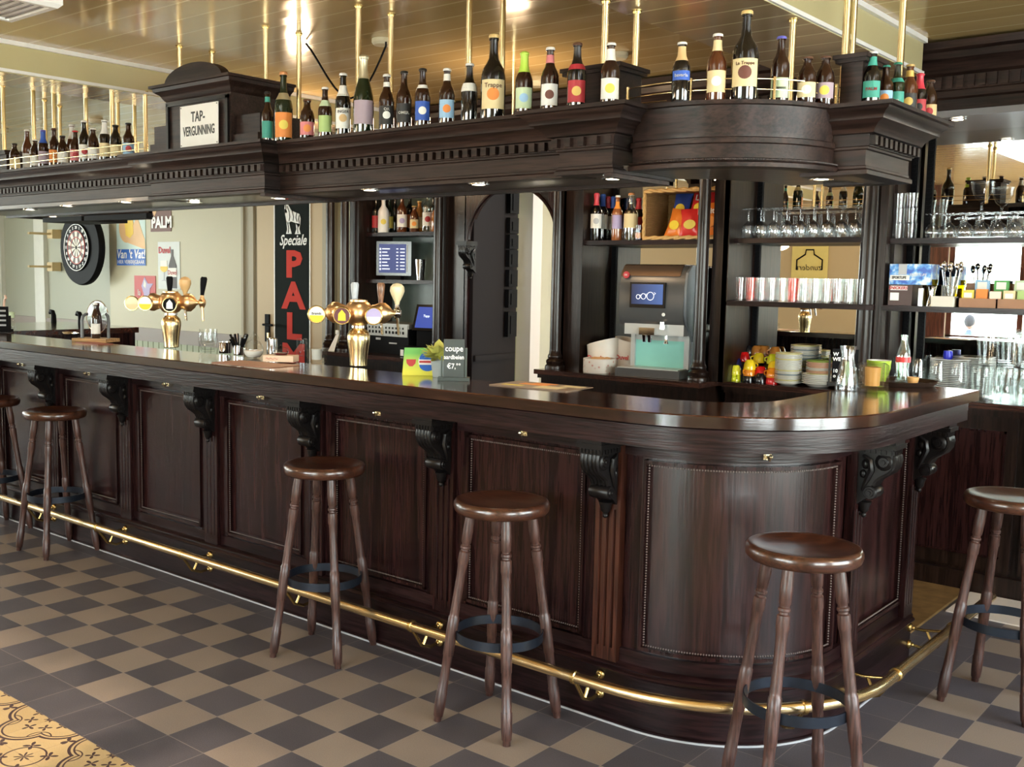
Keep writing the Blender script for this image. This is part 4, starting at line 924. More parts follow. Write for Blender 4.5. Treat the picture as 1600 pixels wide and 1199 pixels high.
# px, y of bottle top, kind, radius, glass, cap, label, extras, description
front = [
 (418, 143, 'long', .027, b_brown, c_bk, l_te, dict(neck=(l_te, .80, .90)), 'brown beer bottle with teal label, first right of the licence cabinet'),
 (443, 112, 'big', .041, b_green, c_or, l_or, dict(lz=(.07, .42), neck=(f_gold, .60, .70), mark=l_ye), 'large green bottle with wide orange label, second from the left on the main canopy'),
 (480, 155, 'stub', .033, b_brown, c_br, l_pi, dict(mark=l_or), 'short stubby brown bottle with pink label'),
 (508, 136, 'long', .030, b_brown, c_wh, l_gr, dict(neck=(l_lg, .62, .74)), 'brown bottle with yellow-green label beside the stubby pink one'),
 (536, 114, 'long', .033, b_black, c_wh, l_wh, dict(txt='INGER', tcol=bl, neck=(l_wh, .63, .80), mark=l_ta), 'dark bottle with white lettered label and white neck band'),
 (568, 86, 'champ', .043, b_green, None, l_pu, dict(foil=(f_gold, .70), lz=(.12, .42)), 'large bottle with silver foil neck and purple grey label'),
 (604, 116, 'long', .031, b_brown, c_wh, l_bk, dict(txt='OR', tcol=l_wh, mark=l_wh, neck=(l_wh, .78, .86)), 'brown bottle with black and white oval label right of the foil-necked one'),
 (631, 111, 'long', .031, b_brown, c_bk, l_bk, dict(txt='OMER.', tcol=l_wh), 'dark brown bottle with black label and plain white lettering'),
 (660, 107, 'long', .031, b_brown, c_bk, l_bl, dict(mark=l_wh, neck=(l_wh, .66, .72)), 'brown bottle with royal blue label and black cap'),
 (698, 107, 'long', .031, b_brown, c_wh, l_lb, dict(mark=l_or, neck=(l_wh, .78, .90)), 'brown bottle with light blue label bearing an orange mark and a white cap'),
 (733, 99, 'long', .031, b_black, c_wh, None, dict(neck=(l_wh, .52, .66)), 'brown bottle with only a white triangular neck label'),
 (770, 54, 'big', .046, b_black, c_go, l_cr, dict(txt='Trappe', tcol=brownp, lz=(.12, .46), mark=l_or), 'tallest bottle left of centre with a broad cream label'),
 (818, 81, 'long', .032, b_brown, None, l_lg, dict(foil=(f_lime, .68), mark=l_lb), 'brown bottle with lime green foil neck'),
 (858, 74, 'long', .032, b_brown, c_wh, l_wh, dict(mark=brownp, neck=(l_pi, .76, .88)), 'brown bottle with white bordered brown label and pinkish neck band'),
 (900, 67, 'long', .033, b_black, c_br, l_re, dict(mark=l_gold, neck=(l_re, .60, .68)), 'dark bottle with deep red label in front of the square block'),
 (952, 67, 'long', .033, b_brown, c_wh, l_wh, dict(mark=l_ye, neck=(l_wh, .72, .90)), 'brown bottle with white and yellow label at the right end of the front canopy'),
]
for px, pt, kind, r, gm, cap, lab, ex, d in front:
    p = hit(px, 170, 1, YBo); h = hit(px, pt, 1, YBo).z-CT
    bottle(p.x, YBo, CT-.001, h, r, kind, gm, cap, lab, d, G1, **ex)
G2 = 'beer bottles on the rounded part of the canopy'
curve = [
 (1063, 156, 66, 'long', .030, b_black, c_wh, l_bl, dict(txt='bavaria', tcol=l_wh, lz=(.34, .50), tsize=.5, neck=(l_ta, .68, .92)), 'dark bottle with narrow bright blue band label, first on the rounded part'),
 (1118, 156, 53, 'long', .032, b_amber, c_wh, l_cr, dict(mark=l_wh, neck=(l_cr, .74, .90)), 'amber brown bottle with cream label just left of the tallest one'),
 (1162, 155, 17, 'big', .043, b_black, c_go, l_cr, dict(txt='La Trappe', tcol=brownp, tsize=.34, lz=(.14, .45), mark=brownp), 'tallest bottle of all, on the rounded part, with a cork and cream label'),
 (1217, 158, 57, 'long', .030, b_brown, c_bl, l_lg, dict(txt='Trappist', tcol=bl, tsize=.4, lz=(.06, .36)), 'brown bottle with violet cap and pale green label on the rounded part'),
 (1259, 160, 89, 'stub', .031, b_brown, c_br, l_cr, dict(mark=l_wh), 'short brown bottle with cream label, left of a pair beside the small block'),
 (1287, 162, 88, 'stub', .031, b_brown, c_br, l_pu, dict(mark=l_ye), 'short brown bottle with grey label and yellow mark beside the small block'),
]
for px, pb, pt, kind, r, gm, cap, lab, ex, d in curve:
    p = hit(px, pb, 2, CT); dv = (p-CAM); dv.z = 0; p = p+dv.normalized()*.03
    h = (hit(px, pt, 1, p.y)).z-CT
    bottle(p.x, p.y, CT-.001, h, r, kind, gm, cap, lab, d, G2, **ex)
G3 = 'beer bottles along the right side of the canopy'
right = [
 (1360, 166, 78, 'long', .029, b_black, c_wh, l_te, dict(txt='PALM', tcol=l_re, lz=(.15, .45), neck=(l_te, .74, .90)), 'dark bottle with green label just right of the small block'),
 (1381, 172, 100, 'long', .027, b_brown, c_gr, l_lb, dict(mark=l_or), 'brown bottle with light blue label, second from the block at the right'),
 (1399, 176, 95, 'long', .027, b_green, c_gr, l_te, dict(txt='Jup', tcol=l_wh, neck=(l_te, .62, .70)), 'green bottle with teal cap and label, third from the block at the right'),
 (1418, 184, 98, 'long', .029, b_amber, c_go, l_bk, dict(mark=l_gold, neck=(l_gold, .76, .88)), 'amber bottle with black and gold round label and gold neck band'),
 (1434, 189, 112, 'long', .026, b_black, None, l_re, dict(foil=(f_red, .66), mark=l_bk), 'small bottle with a bright red foil neck'),
 (1450, 197, 123, 'stub', .028, b_brown, c_br, l_ta, dict(mark=l_re), 'brown bottle with tan oval label, last at the right end'),
]
for px, pb, pt, kind, r, gm, cap, lab, ex, d in right:
    x_ = 2.245 if px < 1410 else 2.27; p = hit(px, pb, 0, x_)
    h = hit(px, pt, 0, x_).z-CT
    bottle(x_, p.y, CT-.001, h, r, kind, gm, cap, lab, d, G3, **ex)
G4 = 'beer bottles left of the licence cabinet'
left = [
 (23, 224, 'stub', b_brown, c_bk, l_cr, 'short dark bottle with cream label, leftmost on the canopy'),
 (43, 202, 'long', b_amber, c_wh, l_wh, 'clear amber bottle with white label, second from the left end'),
 (55, 218, 'stub', b_brown, c_wh, l_wh, 'short brown bottle with white label behind the purple one'),
 (68, 203, 'long', b_brown, c_bl, l_pu, 'brown bottle with purple label and blue striped neck'),
 (85, 200, 'long', b_brown, c_br, l_or, 'brown bottle with orange label near the left end'),
 (98, 212, 'stub', b_brown, c_bk, l_wh, 'short bottle with pale label and black cap'),
 (113, 194, 'long', b_amber, c_wh, l_wh, 'brown bottle with a white foil neck'),
 (118, 204, 'long', b_brown, c_re, l_pi, 'reddish brown bottle with pink label'),
 (132, 188, 'long', b_black, c_wh, l_wh, 'taller dark bottle with white label and white neck band'),
 (146, 200, 'stub', b_brown, c_wh, l_wh, 'dark bottle with white label and white cap, fifth from the cabinet'),
 (164, 187, 'long', b_black, c_wh, l_cr, 'dark bottle with white neck foil, third from the cabinet'),
 (181, 195, 'stub', b_black, c_bk, l_cr, 'dark bottle with cream pointed label, second from the cabinet'),
 (201, 192, 'long', b_brown, c_bk, l_lb, 'dark bottle with pale blue and red label, nearest the cabinet'),
]
for i, (px, pt, kind, gm, cap, lab, d) in enumerate(left):
    Y = 1.14 if i not in (1, 6) else 1.22; p = hit(px, 240, 1, Y); h = hit(px, pt, 1, Y).z-CT
    bottle(p.x, Y, CT-.001, h, .031, kind, gm, cap, lab, d, G4, mark=(l_re if i in (7, 8, 12) else None), neck=((l_bl, .66, .95) if i == 3 else (c_wh, .66, .94) if i in (6, 10) else None))
# ---------------------------------------------------------------- things on the bar counter
TZ_ = TZ+.0005
def tap(px, py, hgt, discs, handles, label, rz, ax=1.0):
    p = hit(px, py, 2, TZ); t = thing('beer_tap_tower', label, 'beer tap', (p.x, p.y, TZ))
    s_ = hgt/.43; t.scale = (1, 1, 1); R_ = lambda q: [(a*s_, b*s_) for a, b in q]
    part('column', MB().lathe(R_([(.046, 0), (.050, .004), (.050, .02), (.052, .05), (.058, .10), (.066, .15), (.066, .175), (.058, .198), (.040, .215), (.036, .222), (.036, .235)]), n=32), brass, t)
    part('sphere', MB().lathe(R_([(.036, .235), (.055, .245), (.076, .27), (.086, .305), (.080, .34), (.062, .365), (.050, .373), (.050, .382), (.0, .388)]), n=32), copper, t)
    part('collar', MB().lathe(R_([(.037, .219), (.041, .222), (.041, .234), (.037, .237)]), n=24, cap=False), chrome, t)
    hz_ = .308*s_
    for sg in (-1, 1):                                              # side arms with bulbs
        part('arm', MB().rod((sg*.06*s_, 0, hz_), (sg*.235*s_*ax, 0, hz_), [(0, .036*s_), (.12, .045*s_), (.24, .050*s_), (.42, .062*s_), (.60, .060*s_), (.78, .040*s_), (.88, .020*s_), (1, .012*s_)], 24), copper, t)
    def disc(x, z, c1, c2, txt, y=-.095, c3=None):
        d = MB().rod((x, y*s_+.03, z), (x, y*s_, z), [(0, .034*s_), (.5, .048*s_), (1, .050*s_)], 28); o = part('badge', d, copper, t)
        M_ = lambda w_: (lambda u, v, q: (x+u, y*s_-.001-q, z+v))
        part('badge_rim', MB().tube([(x+.047*s_*cos(a), y*s_-.001, z+.047*s_*sin(a)) for a in [2*pi*i/28 for i in range(28)]], .0035, 6, closed=True), brass2, o)
        part('badge_face', MB().prism(oval(0, 0, .044*s_, .044*s_, 28), M_(0), 0, .001), c1, o)
        part('badge_print', MB().prism([(.040*s_*cos(pi+pi*i/12), .040*s_*sin(pi+pi*i/12)-.004) for i in range(13)] if c3 is None else [(-.022*s_, -.028*s_), (.022*s_, -.028*s_), (.020*s_, .01*s_), (0, .034*s_), (-.020*s_, .01*s_)], M_(0), .001, .002), c2, o)
        if txt: text(txt, .020*s_, bl, o, facing((x, y*s_-.004, z+.004)), bold=.0002)
    for (x, z, c1, c2, txt, yy, c3) in discs: disc(x*s_*ax, z*s_, c1, c2, txt, yy, c3)
    for (x, y, m, prof, tilt) in handles:
        b_ = Vector((x*s_*ax, y*s_, hz_+.0)); 
        f_ = part('faucet', MB().rod(b_+Vector((0, 0, -.035*s_)), b_+Vector((0, 0, .05*s_)), [(0, .012), (.2, .018), (.4, .022), (.6, .020), (.75, .012), (1, .010)], 14).rod(b_+Vector((.002, -.01, -.03*s_)), b_+Vector((.010, -.02, -.125*s_)), [(0, .008), (1, .006)], 10).ball(tuple(b_+Vector((0, -.02, 0))), .018, 10), chrome if m != black else copper, t)
        q0 = b_+Vector((0, 0, .05*s_)); q1 = q0+Vector((tilt*.02, 0, .125*s_))
        part('handle', MB().rod(q0, q1, prof, 16), m, f_)
    t.rotation_euler.z = rz
    return t
bulb = [(0, .010), (.15, .013), (.4, .026), (.62, .034), (.82, .032), (.95, .020), (1, .004)]; club = [(0, .010), (.2, .012), (.6, .017), (.9, .019), (1, .014)]
ivory = cmat('ivory_handle', (.78, .66, .42), .35); greyh = cmat('grey_handle', (.45, .48, .52), .35); woodh = wood('handle_wood', (.16, .06, .025), (.34, .16, .08), 'Z', 2, .35, .3); tanh = cmat('tan_handle', (.72, .45, .20), .35)
tap(268, 543, .350, [(-.29, .300, ivory, l_cr, '', -.105, None), (-.175, .302, white, yel, '', -.115, None), (.03, .295, black, white, '', -.115, 1)],
    [(.115, .02, tanh, bulb, 0), (.26, .02, black, club, .6), (-.02, .03, black, club, 0)], 'left brass beer tap tower with a black badge and a tan bulb handle', radians(40), .80)
tap(560, 572, .342, [(-.255, .300, white, yel, 'Brands', -.115, None), (-.095, .295, cmat('badge_maroon', (.12, .03, .04)), yel, '', -.125, 1), (.105, .295, lil, white, '', -.125, None)],
    [(-.03, .05, greyh, club, 0), (.14, .03, woodh, club, 0), (.245, .02, ivory, bulb, 0)], 'right brass beer tap tower with three round badges and a cream bulb handle', radians(42), .90)
# bottle rack on a board at the left
p = hit(150, 534, 2, TZ); board = wood('light_board_wood', (.48, .28, .12), (.66, .42, .20), 'X', 1, .4, .1)
bx_ = p
solo('serving_board', MB().box(-.115, .115, -.07, .07, 0, .020), board, 'thick pale wooden board on the left of the counter under the copper bottle display', 'board', (p.x, p.y, TZ_), rz=radians(25))
t = thing('bottle_display', 'dark bottle in a copper oval shield with two grey arms on the pale board', 'bottle display', (p.x, p.y, TZ_+.0205), radians(45)); t.scale = (.8, .8, .86)
part('shield', MB().lathe([(0, 0), (.060, 0), (.075, .008), (.075, .016), (0, .018)], (.005, .045, .145), 32, Matrix.Rotation(pi/2, 3, 'X') @ Matrix.Diagonal((1, 1.45, 1))), plain('copper_shield', (.045, .014, .010), .12, 0, .2, Coat_Weight=.8), t)
part('shield_rim', MB().tube([(.005+.076*cos(a), .034, .145+.11*sin(a)) for a in [2*pi*i/36 for i in range(36)]], .005, 8, closed=True), chrome, t)
part('bottle', MB().lathe([(a*.033, b*.235) for a, b in BP['stub']], n=20), b_brown, t); part('bottle_label', MB().lathe([(.0338, .03), (.0338, .10)], n=20, cap=False), l_wh, t); part('bottle_cap', MB().lathe([(.016, .228), (.016, .240), (0, .242)], n=16), c_wh, t)
for s_ in (-1, 1): part('arm', MB().tube([(s_*.095, -.01, 0), (s_*.095, -.01, .12), (s_*.09, .0, .15), (s_*.072, .02, .165)], .011, 10), cmat('grey_arm', (.10, .11, .12), .35), t)
p = hit(110, 524, 2, TZ); solo('bottle_opener', MB().tube([(-.06, 0, .012), (-.03, .018, .014), (.03, .018, .016), (.06, 0, .012), (.03, -.018, .010), (-.03, -.018, .010)], .008, 8, closed=True), chrome, 'shiny metal ring lying left of the pale board', 'opener', (p.x, p.y, TZ_), rz=.4)
p = hit(205, 535, 2, TZ); solo('beer_mat', MB().box(-.14, .10, -.05, .05, 0, .003), cmat('mat_rust', (.35, .12, .08)), 'rust coloured mat lying behind the right end of the pale board', 'beer mat', (p.x, 1.26, TZ_))
# far left chalkboard stand, salt, twig
p = hit(3, 519, 2, TZ)
t = thing('chalkboard_stand', 'small chalkboard in a stand at the far left end of the counter', 'chalkboard', (p.x, p.y, TZ), radians(45))
part('board', MB().box(-.05, .045, -.004, .004, .02, .17), black, t); part('stand', MB().box(-.06, .065, -.03, .03, 0, .02).box(.05, .058, -.01, .01, .02, .11), black, t)
for k in range(4): part('chalk_line', MB().box(-.03, .03, -.0055, -.004, .04+k*.032, .052+k*.032), grey, t)
p = hit(19, 512, 2, TZ); t = thing('salt_shaker', 'small glass shaker with green top at the far left of the counter', 'shaker', (p.x, p.y, TZ)); part('glass', MB().lathe([(.025, 0), (.025, .05), (.018, .06), (.018, .07)], n=16), glass, t); part('lid', MB().lathe([(.019, .07), (.019, .11), (0, .115)], n=16), l_lg, t)
t = thing('twig_ornament', 'pale pink curled ornament at the left edge of the photo', 'ornament', (p.x-.05, p.y-.03, TZ)); part('stem', MB().tube([(0, 0, 0), (0, 0, .17), (.01, 0, .2), (.03, 0, .21), (.02, 0, .23)], .008, 8), cmat('pale_pink', (.75, .50, .40)), t)
# stacked tumblers
def tumbler_mb(r0, r1, h, th=.003): return MB().lathe([(0, 0), (r0, 0), (r1, h), (r1-th, h), (r0-th, .010), (0, .010)], n=24)
p = hit(325, 550, 2, TZ)
for i, (dz, lb) in enumerate(((0, 'lower of two nested clear tumblers on the counter right of the left tap'), (.035, 'upper of two nested clear tumblers on the counter right of the left tap'))):
    t = thing('tumbler', lb, 'glass', (p.x+.004*i, p.y, TZ_+dz), 0, 'nested tumblers'); part('glass', MB().lathe([(0, .0), (.034, 0), (.046, .03), (.050, .07), (.047, .105), (.044, .105), (.046, .07), (.042, .032), (.03, .012), (0, .012)] if i == 0 else [(0, 0), (.030, 0), (.040, .02), (.044, .055), (.047, .085), (.044, .085), (.041, .055), (.037, .022), (0, .012)], n=28), glass, t)
# cutlery pot, straws, chrome cups, sugar dome, wooden block with jam, napkin
p = hit(352, 552, 2, TZ); t = thing('chrome_cup', 'small chrome milk jug left of the straw holder', 'cup', (p.x, p.y, TZ_)); part('body', MB().lathe([(.032, 0), (.034, .05), (.036, .058), (.034, .058), (.03, .006), (0, .004)], n=20), chrome, t); part('handle', MB().tube([(-.033, 0, .05), (-.05, 0, .045), (-.05, 0, .02), (-.033, 0, .012)], .004, 6), chrome, t)
p = hit(373, 555, 2, TZ); t = thing('straw_holder', 'chrome holder full of black sachets beside the sugar jar', 'holder', (p.x, p.y, TZ_)); part('cup', MB().lathe([(.026, 0), (.028, .05), (.026, .05), (.024, .005), (0, .004)], n=20), chrome, t)
mb = MB()
for k in range(16):
    a = random.uniform(0, 6.28); q = Vector((.018*cos(a), .018*sin(a), .03)); d = Vector((.045*cos(a), .045*sin(a), .10+random.uniform(-.02, .01))); mb.tube([q, d], .006, 4)
part('sachets', mb, blackg, t)
p = hit(380, 568, 2, TZ); solo('placemat', MB().box(-.19, .20, -.09, .09, 0, .003), cmat('mat_terracotta', (.36, .17, .10), .5), 'terracotta paper placemat under the sugar jar and the wooden block', 'placemat', (p.x+.07, p.y+.01, TZ_), rz=radians(6))
p = hit(396, 559, 2, TZ+.004); t = thing('sugar_jar', 'round glass sugar jar with a pointed top, half full of white sugar', 'jar', (p.x, p.y, TZ+.0045))
part('glass', MB().lathe([(.0, 0), (.03, 0), (.046, .018), (.050, .04), (.044, .062), (.03, .078), (.012, .088), (.016, .10), (.008, .115), (0, .13)], n=28), glass, t); part('sugar', MB().lathe([(0, .004), (.03, .004), (.044, .018), (.0475, .034), (0, .036)], n=24), cmat('sugar_white', (.85, .80, .74), .8), t); part('spout', MB().tube([(.03, 0, .07), (.045, 0, .085), (.02, 0, .115), (0, 0, .12)], .006, 6), glass, t)
p = hit(439, 565, 2, TZ+.004); t = thing('wooden_block', 'pale wooden block with red script holding the small jam jar', 'block', (p.x, p.y, TZ+.0045), radians(30)); part('block', MB().box(-.075, .075, -.04, .04, 0, .030), cmat('block_pink_wood', (.72, .50, .34), .5), t); part('red_script', MB().tube([(-.06+.006*i, -.041, .015+.004*sin(i*1.9)) for i in range(11)], .0012, 5), redp, t)
t = thing('jam_jar', 'small glass dish of dark red jam on the pale wooden block', 'jar', (p.x, p.y, TZ+.035)); part('glass', MB().lathe([(.03, 0), (.038, .012), (.034, .03), (.012, .04), (0, .05)], n=22), glass, t); part('jam', MB().lathe([(0, .001), (.028, .002), (.034, .010), (0, .014)], n=20), cmat('dark_red_jam', (.10, .01, .012), .15), t)
for px, py, hh, lb in ((418, 556, .085, 'chrome cylinder behind the sugar jar and the wooden block'), (465, 557, .085, 'clear chrome-edged cylinder at the right end of the placemat')):
    p = hit(px, py, 2, TZ); t = thing('canister', lb, 'canister', (p.x, p.y+.03, TZ_)); part('body', MB().lathe([(.028, 0), (.028, hh), (.024, hh+.004), (0, hh+.006)], n=22), chrome if px < 450 else glass, t)
p = hit(495, 566, 2, TZ); t = thing('cube_glass', 'square clear glass with white print left of the right tap', 'glass', (p.x, p.y, TZ_), radians(40))
part('glass', MB().box(-.042, .042, -.042, .042, 0, .065), glass, t); part('core', MB().lathe([(.024, .012), (.026, .062)], n=18), plain('frosted_print', (.55, .55, .52), .3), t)
# beer-mat holder card, plant, chalkboard
rzc = radians(42)
p = hit(655, 586, 2, TZ); t = thing('table_card', 'green and yellow folded card with a red glass and a blue round badge', 'card', (p.x, p.y, TZ_), rzc); t.scale = (1.15, 1.15, 1.15)
t_ = NT('card_green_yellow'); cz_ = t_.n('ShaderNodeSeparateXYZ', {0: t_.n('ShaderNodeTexCoord').outputs['Generated']}).outputs[2]
card = t_.set(Base_Color=t_.ramp(cz_, [(0.15, (.75, .72, .08)), (.8, (.16, .48, .12))]), Roughness=.45)
part('card', MB().add([(-.062, -.03, 0), (.062, -.03, 0), (.055, 0, .10), (-.055, 0, .10), (-.062, .035, 0), (.062, .035, 0)], [(0, 1, 2, 3), (3, 2, 5, 4), (0, 3, 4), (1, 5, 2)]), card, t)
Mc = Matrix.Rotation(-atan2(.03, .10), 4, 'X')
def on_card(u, v, q): return Mc @ Vector((u, -.001-q, v)) + Vector((0, -.03, 0))
part('badge', MB().prism(oval(.030, .052, .033, .036, 28), on_card, 0, .0008), white, t); part('badge_blue', MB().prism([(.030+.030*cos(a), .060+.028*sin(a)) for a in [pi*i/16 for i in range(17)]], on_card, .0008, .0016).prism([(.030+.030*cos(a), .040+.024*sin(a)) for a in [pi+pi*i/16 for i in range(17)]], on_card, .0008, .0016), blue, t)
part('glass_print', MB().prism([(-.048, .060), (-.046, .045), (-.036, .034), (-.024, .034), (-.014, .045), (-.012, .060)], on_card, 0, .0008), redp, t)
part('badge_band', MB().prism([(0.0, .047), (.060, .047), (.060, .055), (0.0, .055)], on_card, .0016, .0022), redp, t)
p = hit(680, 590, 2, TZ); t = thing('potted_plant', 'yellow-green leafy plant in a small grey pot between the card and the chalkboard', 'plant', (p.x, p.y+.02, TZ_))
part('pot', MB().lathe([(0, 0), (.024, 0), (.033, .075), (.030, .075), (.026, .066), (0, .066)], n=24), plain('grey_zinc_pot', (.34, .38, .38), .5, 0, .1), t)
yg = plain('yellow_green_leaf', (.50, .50, .12), .5, 0, .35); mb = MB()
for k in range(46):
    a = random.uniform(0, 2*pi); el = random.uniform(-.15, 1.3); L = random.uniform(.045, .078); o = Vector((.012*cos(a), .012*sin(a), .075+random.uniform(0, .025))); d = Vector((cos(a)*cos(el), sin(a)*cos(el), sin(el))); s_ = d.cross(Vector((0, 0, 1))).normalized(); u_ = s_.cross(d)
    w_ = L*.30; q = [o, o+d*L*.35+s_*w_+u_*.004, o+d*L*.7+s_*w_*.75, o+d*L*1.08-u_*.008, o+d*L*.7-s_*w_*.75, o+d*L*.35-s_*w_+u_*.004, o+d*L*.5-u_*.007]
    mb.add(q, [(0, 1, 6), (1, 2, 6), (2, 3, 6), (3, 4, 6), (4, 5, 6), (5, 0, 6)])
part('foliage', mb, yg, t); part('soil', MB().lathe([(0, .066), (.027, .068), (0, .072)], n=16), cmat('soil', (.04, .025, .015)), t)
p = hit(709, 595, 2, TZ); t = thing('chalkboard_stand', 'small chalkboard reading coupe aardbeien 7 euro in a black stand', 'chalkboard', (p.x, p.y, TZ_), radians(38)); t.scale = (1.1, 1.1, 1.15)
slate = plain('slate', (.045, .055, .052), .6)
part('board', MB().box(-.038, .038, -.003, .003, .010, .145), slate, t); part('base', MB().box(-.058, .058, -.022, .022, 0, .012).box(.040, .048, -.006, .006, .012, .115).box(-.048, -.042, -.004, .006, .012, .085), cmat('stand_grey_green', (.05, .065, .06), .35), t)
for s_, z_, sz in (('coupe', .112, .030), ('aardbeien', .082, .021), ('\u20ac7,\u00b0\u00b0', .050, .026)): text(s_, sz, ink, t, facing((0, -.0042, z_)), bold=.0004, sx=.9)
p = hit(840, 604, 2, TZ); t = thing('menu_card', 'flat food menu with orange pictures lying on the counter', 'menu', (p.x, p.y, TZ_), radians(3))
part('sheet', MB().box(-.16, .19, -.10, .10, 0, .003), cmat('menu_brown', (.22, .15, .10), .4), t)
for q in ((-.09, .0, .03, .05), (.02, -.07, .13, .01), (-.06, .055, .04, .09), (.08, .03, .17, .08), (-.13, -.06, -.04, -.03)): part('picture', MB().box(q[0], q[2], min(q[1], q[3]), max(q[1], q[3]), .003, .0036), random.choice([org, l_ye, l_cr, l_or]), t)
# right end: flared vase with straws, tea light holder, tray, green bowl, cola bottle
p = hit(1322, 611, 2, TZ); t = thing('glass_vase', 'tall waisted clear glass holding pale green straws on the right of the counter', 'vase', (p.x, p.y, TZ_)); t.scale = (1.25, 1.25, 1.2)
part('glass', MB().lathe([(0, 0), (.033, 0), (.034, .012), (.032, .04), (.026, .075), (.020, .10), (.019, .115), (.024, .145), (.0215, .145), (.017, .115), (.018, .10), (.024, .07), (.030, .02), (0, .016)], n=28), glass_b, t)
mb = MB()
for k in range(9): a = k*.7; mb.tube([(.014*cos(a), .012*sin(a), .018), (.008*cos(a+2), .008*sin(a+2), .095)], .0022, 5)
part('straws', mb, cmat('pale_green_straw', (.50, .72, .50), .4), t)
p = hit(1362, 613, 2, TZ); t = thing('tea_light_holder', 'chunky clear square glass with an amber candle inside', 'candle holder', (p.x, p.y, TZ_), radians(25)); t.scale = (1.35, 1.35, 1.3)
part('glass', MB().sweep([((-.036, -.036), (-.6, -.6)), ((.036, -.036), (.6, -.6)), ((.036, .036), (.6, .6)), ((-.036, .036), (-.6, .6))], [(0, 0), (.006, .004), (.006, .082), (0, .086), (-.012, .086), (-.012, .018), (-.036, .016), (-.036, 0)], closed=True), glass_b, t); part('candle', MB().lathe([(0, .019), (.020, .019), (.022, .074), (0, .070)], n=18), cmat('amber_wax', (.80, .38, .08), .35), t)
p = hit(1408, 602, 2, TZ); t = thing('serving_tray', 'round dark brown bar tray with a raised rim on the right end of the counter', 'tray', (p.x-.02, p.y+.02, TZ_))
part('tray', MB().lathe([(0, .004), (.135, .004), (.150, .02), (.154, .02), (.138, 0), (0, 0)], n=40), cmat('tray_brown', (.035, .020, .014), .3), t); TR = t.location
p = hit(1381, 599, 2, TZ+.006); t = thing('bowl', 'lime green bowl with a white inside standing on the round tray', 'bowl', (TR.x-.075, TR.y-.02, TZ+.0050)); part('bowl', MB().lathe([(.024, 0), (.030, .004), (.046, .055), (.049, .092), (.046, .092), (.042, .055), (.026, .010), (0, .010)], n=28), cmat('lime_glaze', (.38, .55, .05), .25), t); part('lining', MB().lathe([(.0488, .0925), (.0455, .0925), (.0415, .055), (.025, .0105)], n=28, cap=False), white, t)
t = thing('cola_bottle', 'clear contoured empty soda bottle with a red label on the round tray', 'bottle', (TR.x+.0, TR.y+.05, TZ+.0050))
part('glass', MB().lathe([(0, 0), (.026, 0), (.029, .01), (.026, .035), (.024, .05), (.028, .08), (.029, .105), (.025, .13), (.017, .155), (.013, .175), (.0125, .19), (.015, .192), (.015, .20), (.011, .20), (.010, .17), (.022, .13), (.025, .10), (.021, .05), (.024, .012), (0, .010)], n=24), glassm('bottle_clear_glass', (.88, .95, .90), .14), t); part('label', MB().lathe([(.0295, .086), (.0298, .108)], n=20, cap=False), cmat('cola_red', (.65, .03, .03), .3), t)
t = thing('coffee_cup', 'small glass cup of orange liquid lying behind the bowl on the tray', 'cup', (TR.x+.06, TR.y-.0, TZ+.0050)); part('cup', MB().lathe([(.018, 0), (.024, .03), (.022, .03), (.016, .004), (0, .004)], n=18), cmat('orange_sugar', (.75, .42, .16), .3), t)
p = hit(1305, 606, 2, TZ); t = thing('chalkboard_stand', 'black chalkboard with white writing behind the waisted vase', 'chalkboard', (p.x+.0, p.y+.09, TZ_), radians(22))
part('board', MB().box(-.048, .050, -.003, .003, .015, .150), black, t); part('base', MB().box(-.065, .065, -.022, .022, 0, .014).box(-.062, -.054, -.006, .006, .014, .125).box(.058, .064, -.006, .006, .014, .10), cmat('stand_black', (.02, .022, .022), .35), t)
for s_, x_, z_ in (('W', -.036, .128), ('WE', -.032, .108), ('ij 7,', .0, .075), ('10', -.036, .06), ('19', .036, .07), ('o', -.038, .04), ('d', .036, .045)): text(s_, .02, ink, t, facing((x_, -.0042, z_)), bold=.0006)
# ---------------------------------------------------------------- things on the back bar
def pt(px, py, z, y=None):
    p = hit(px, py, 2, z) if y is None else hit(px, py, 1, y)
    return p
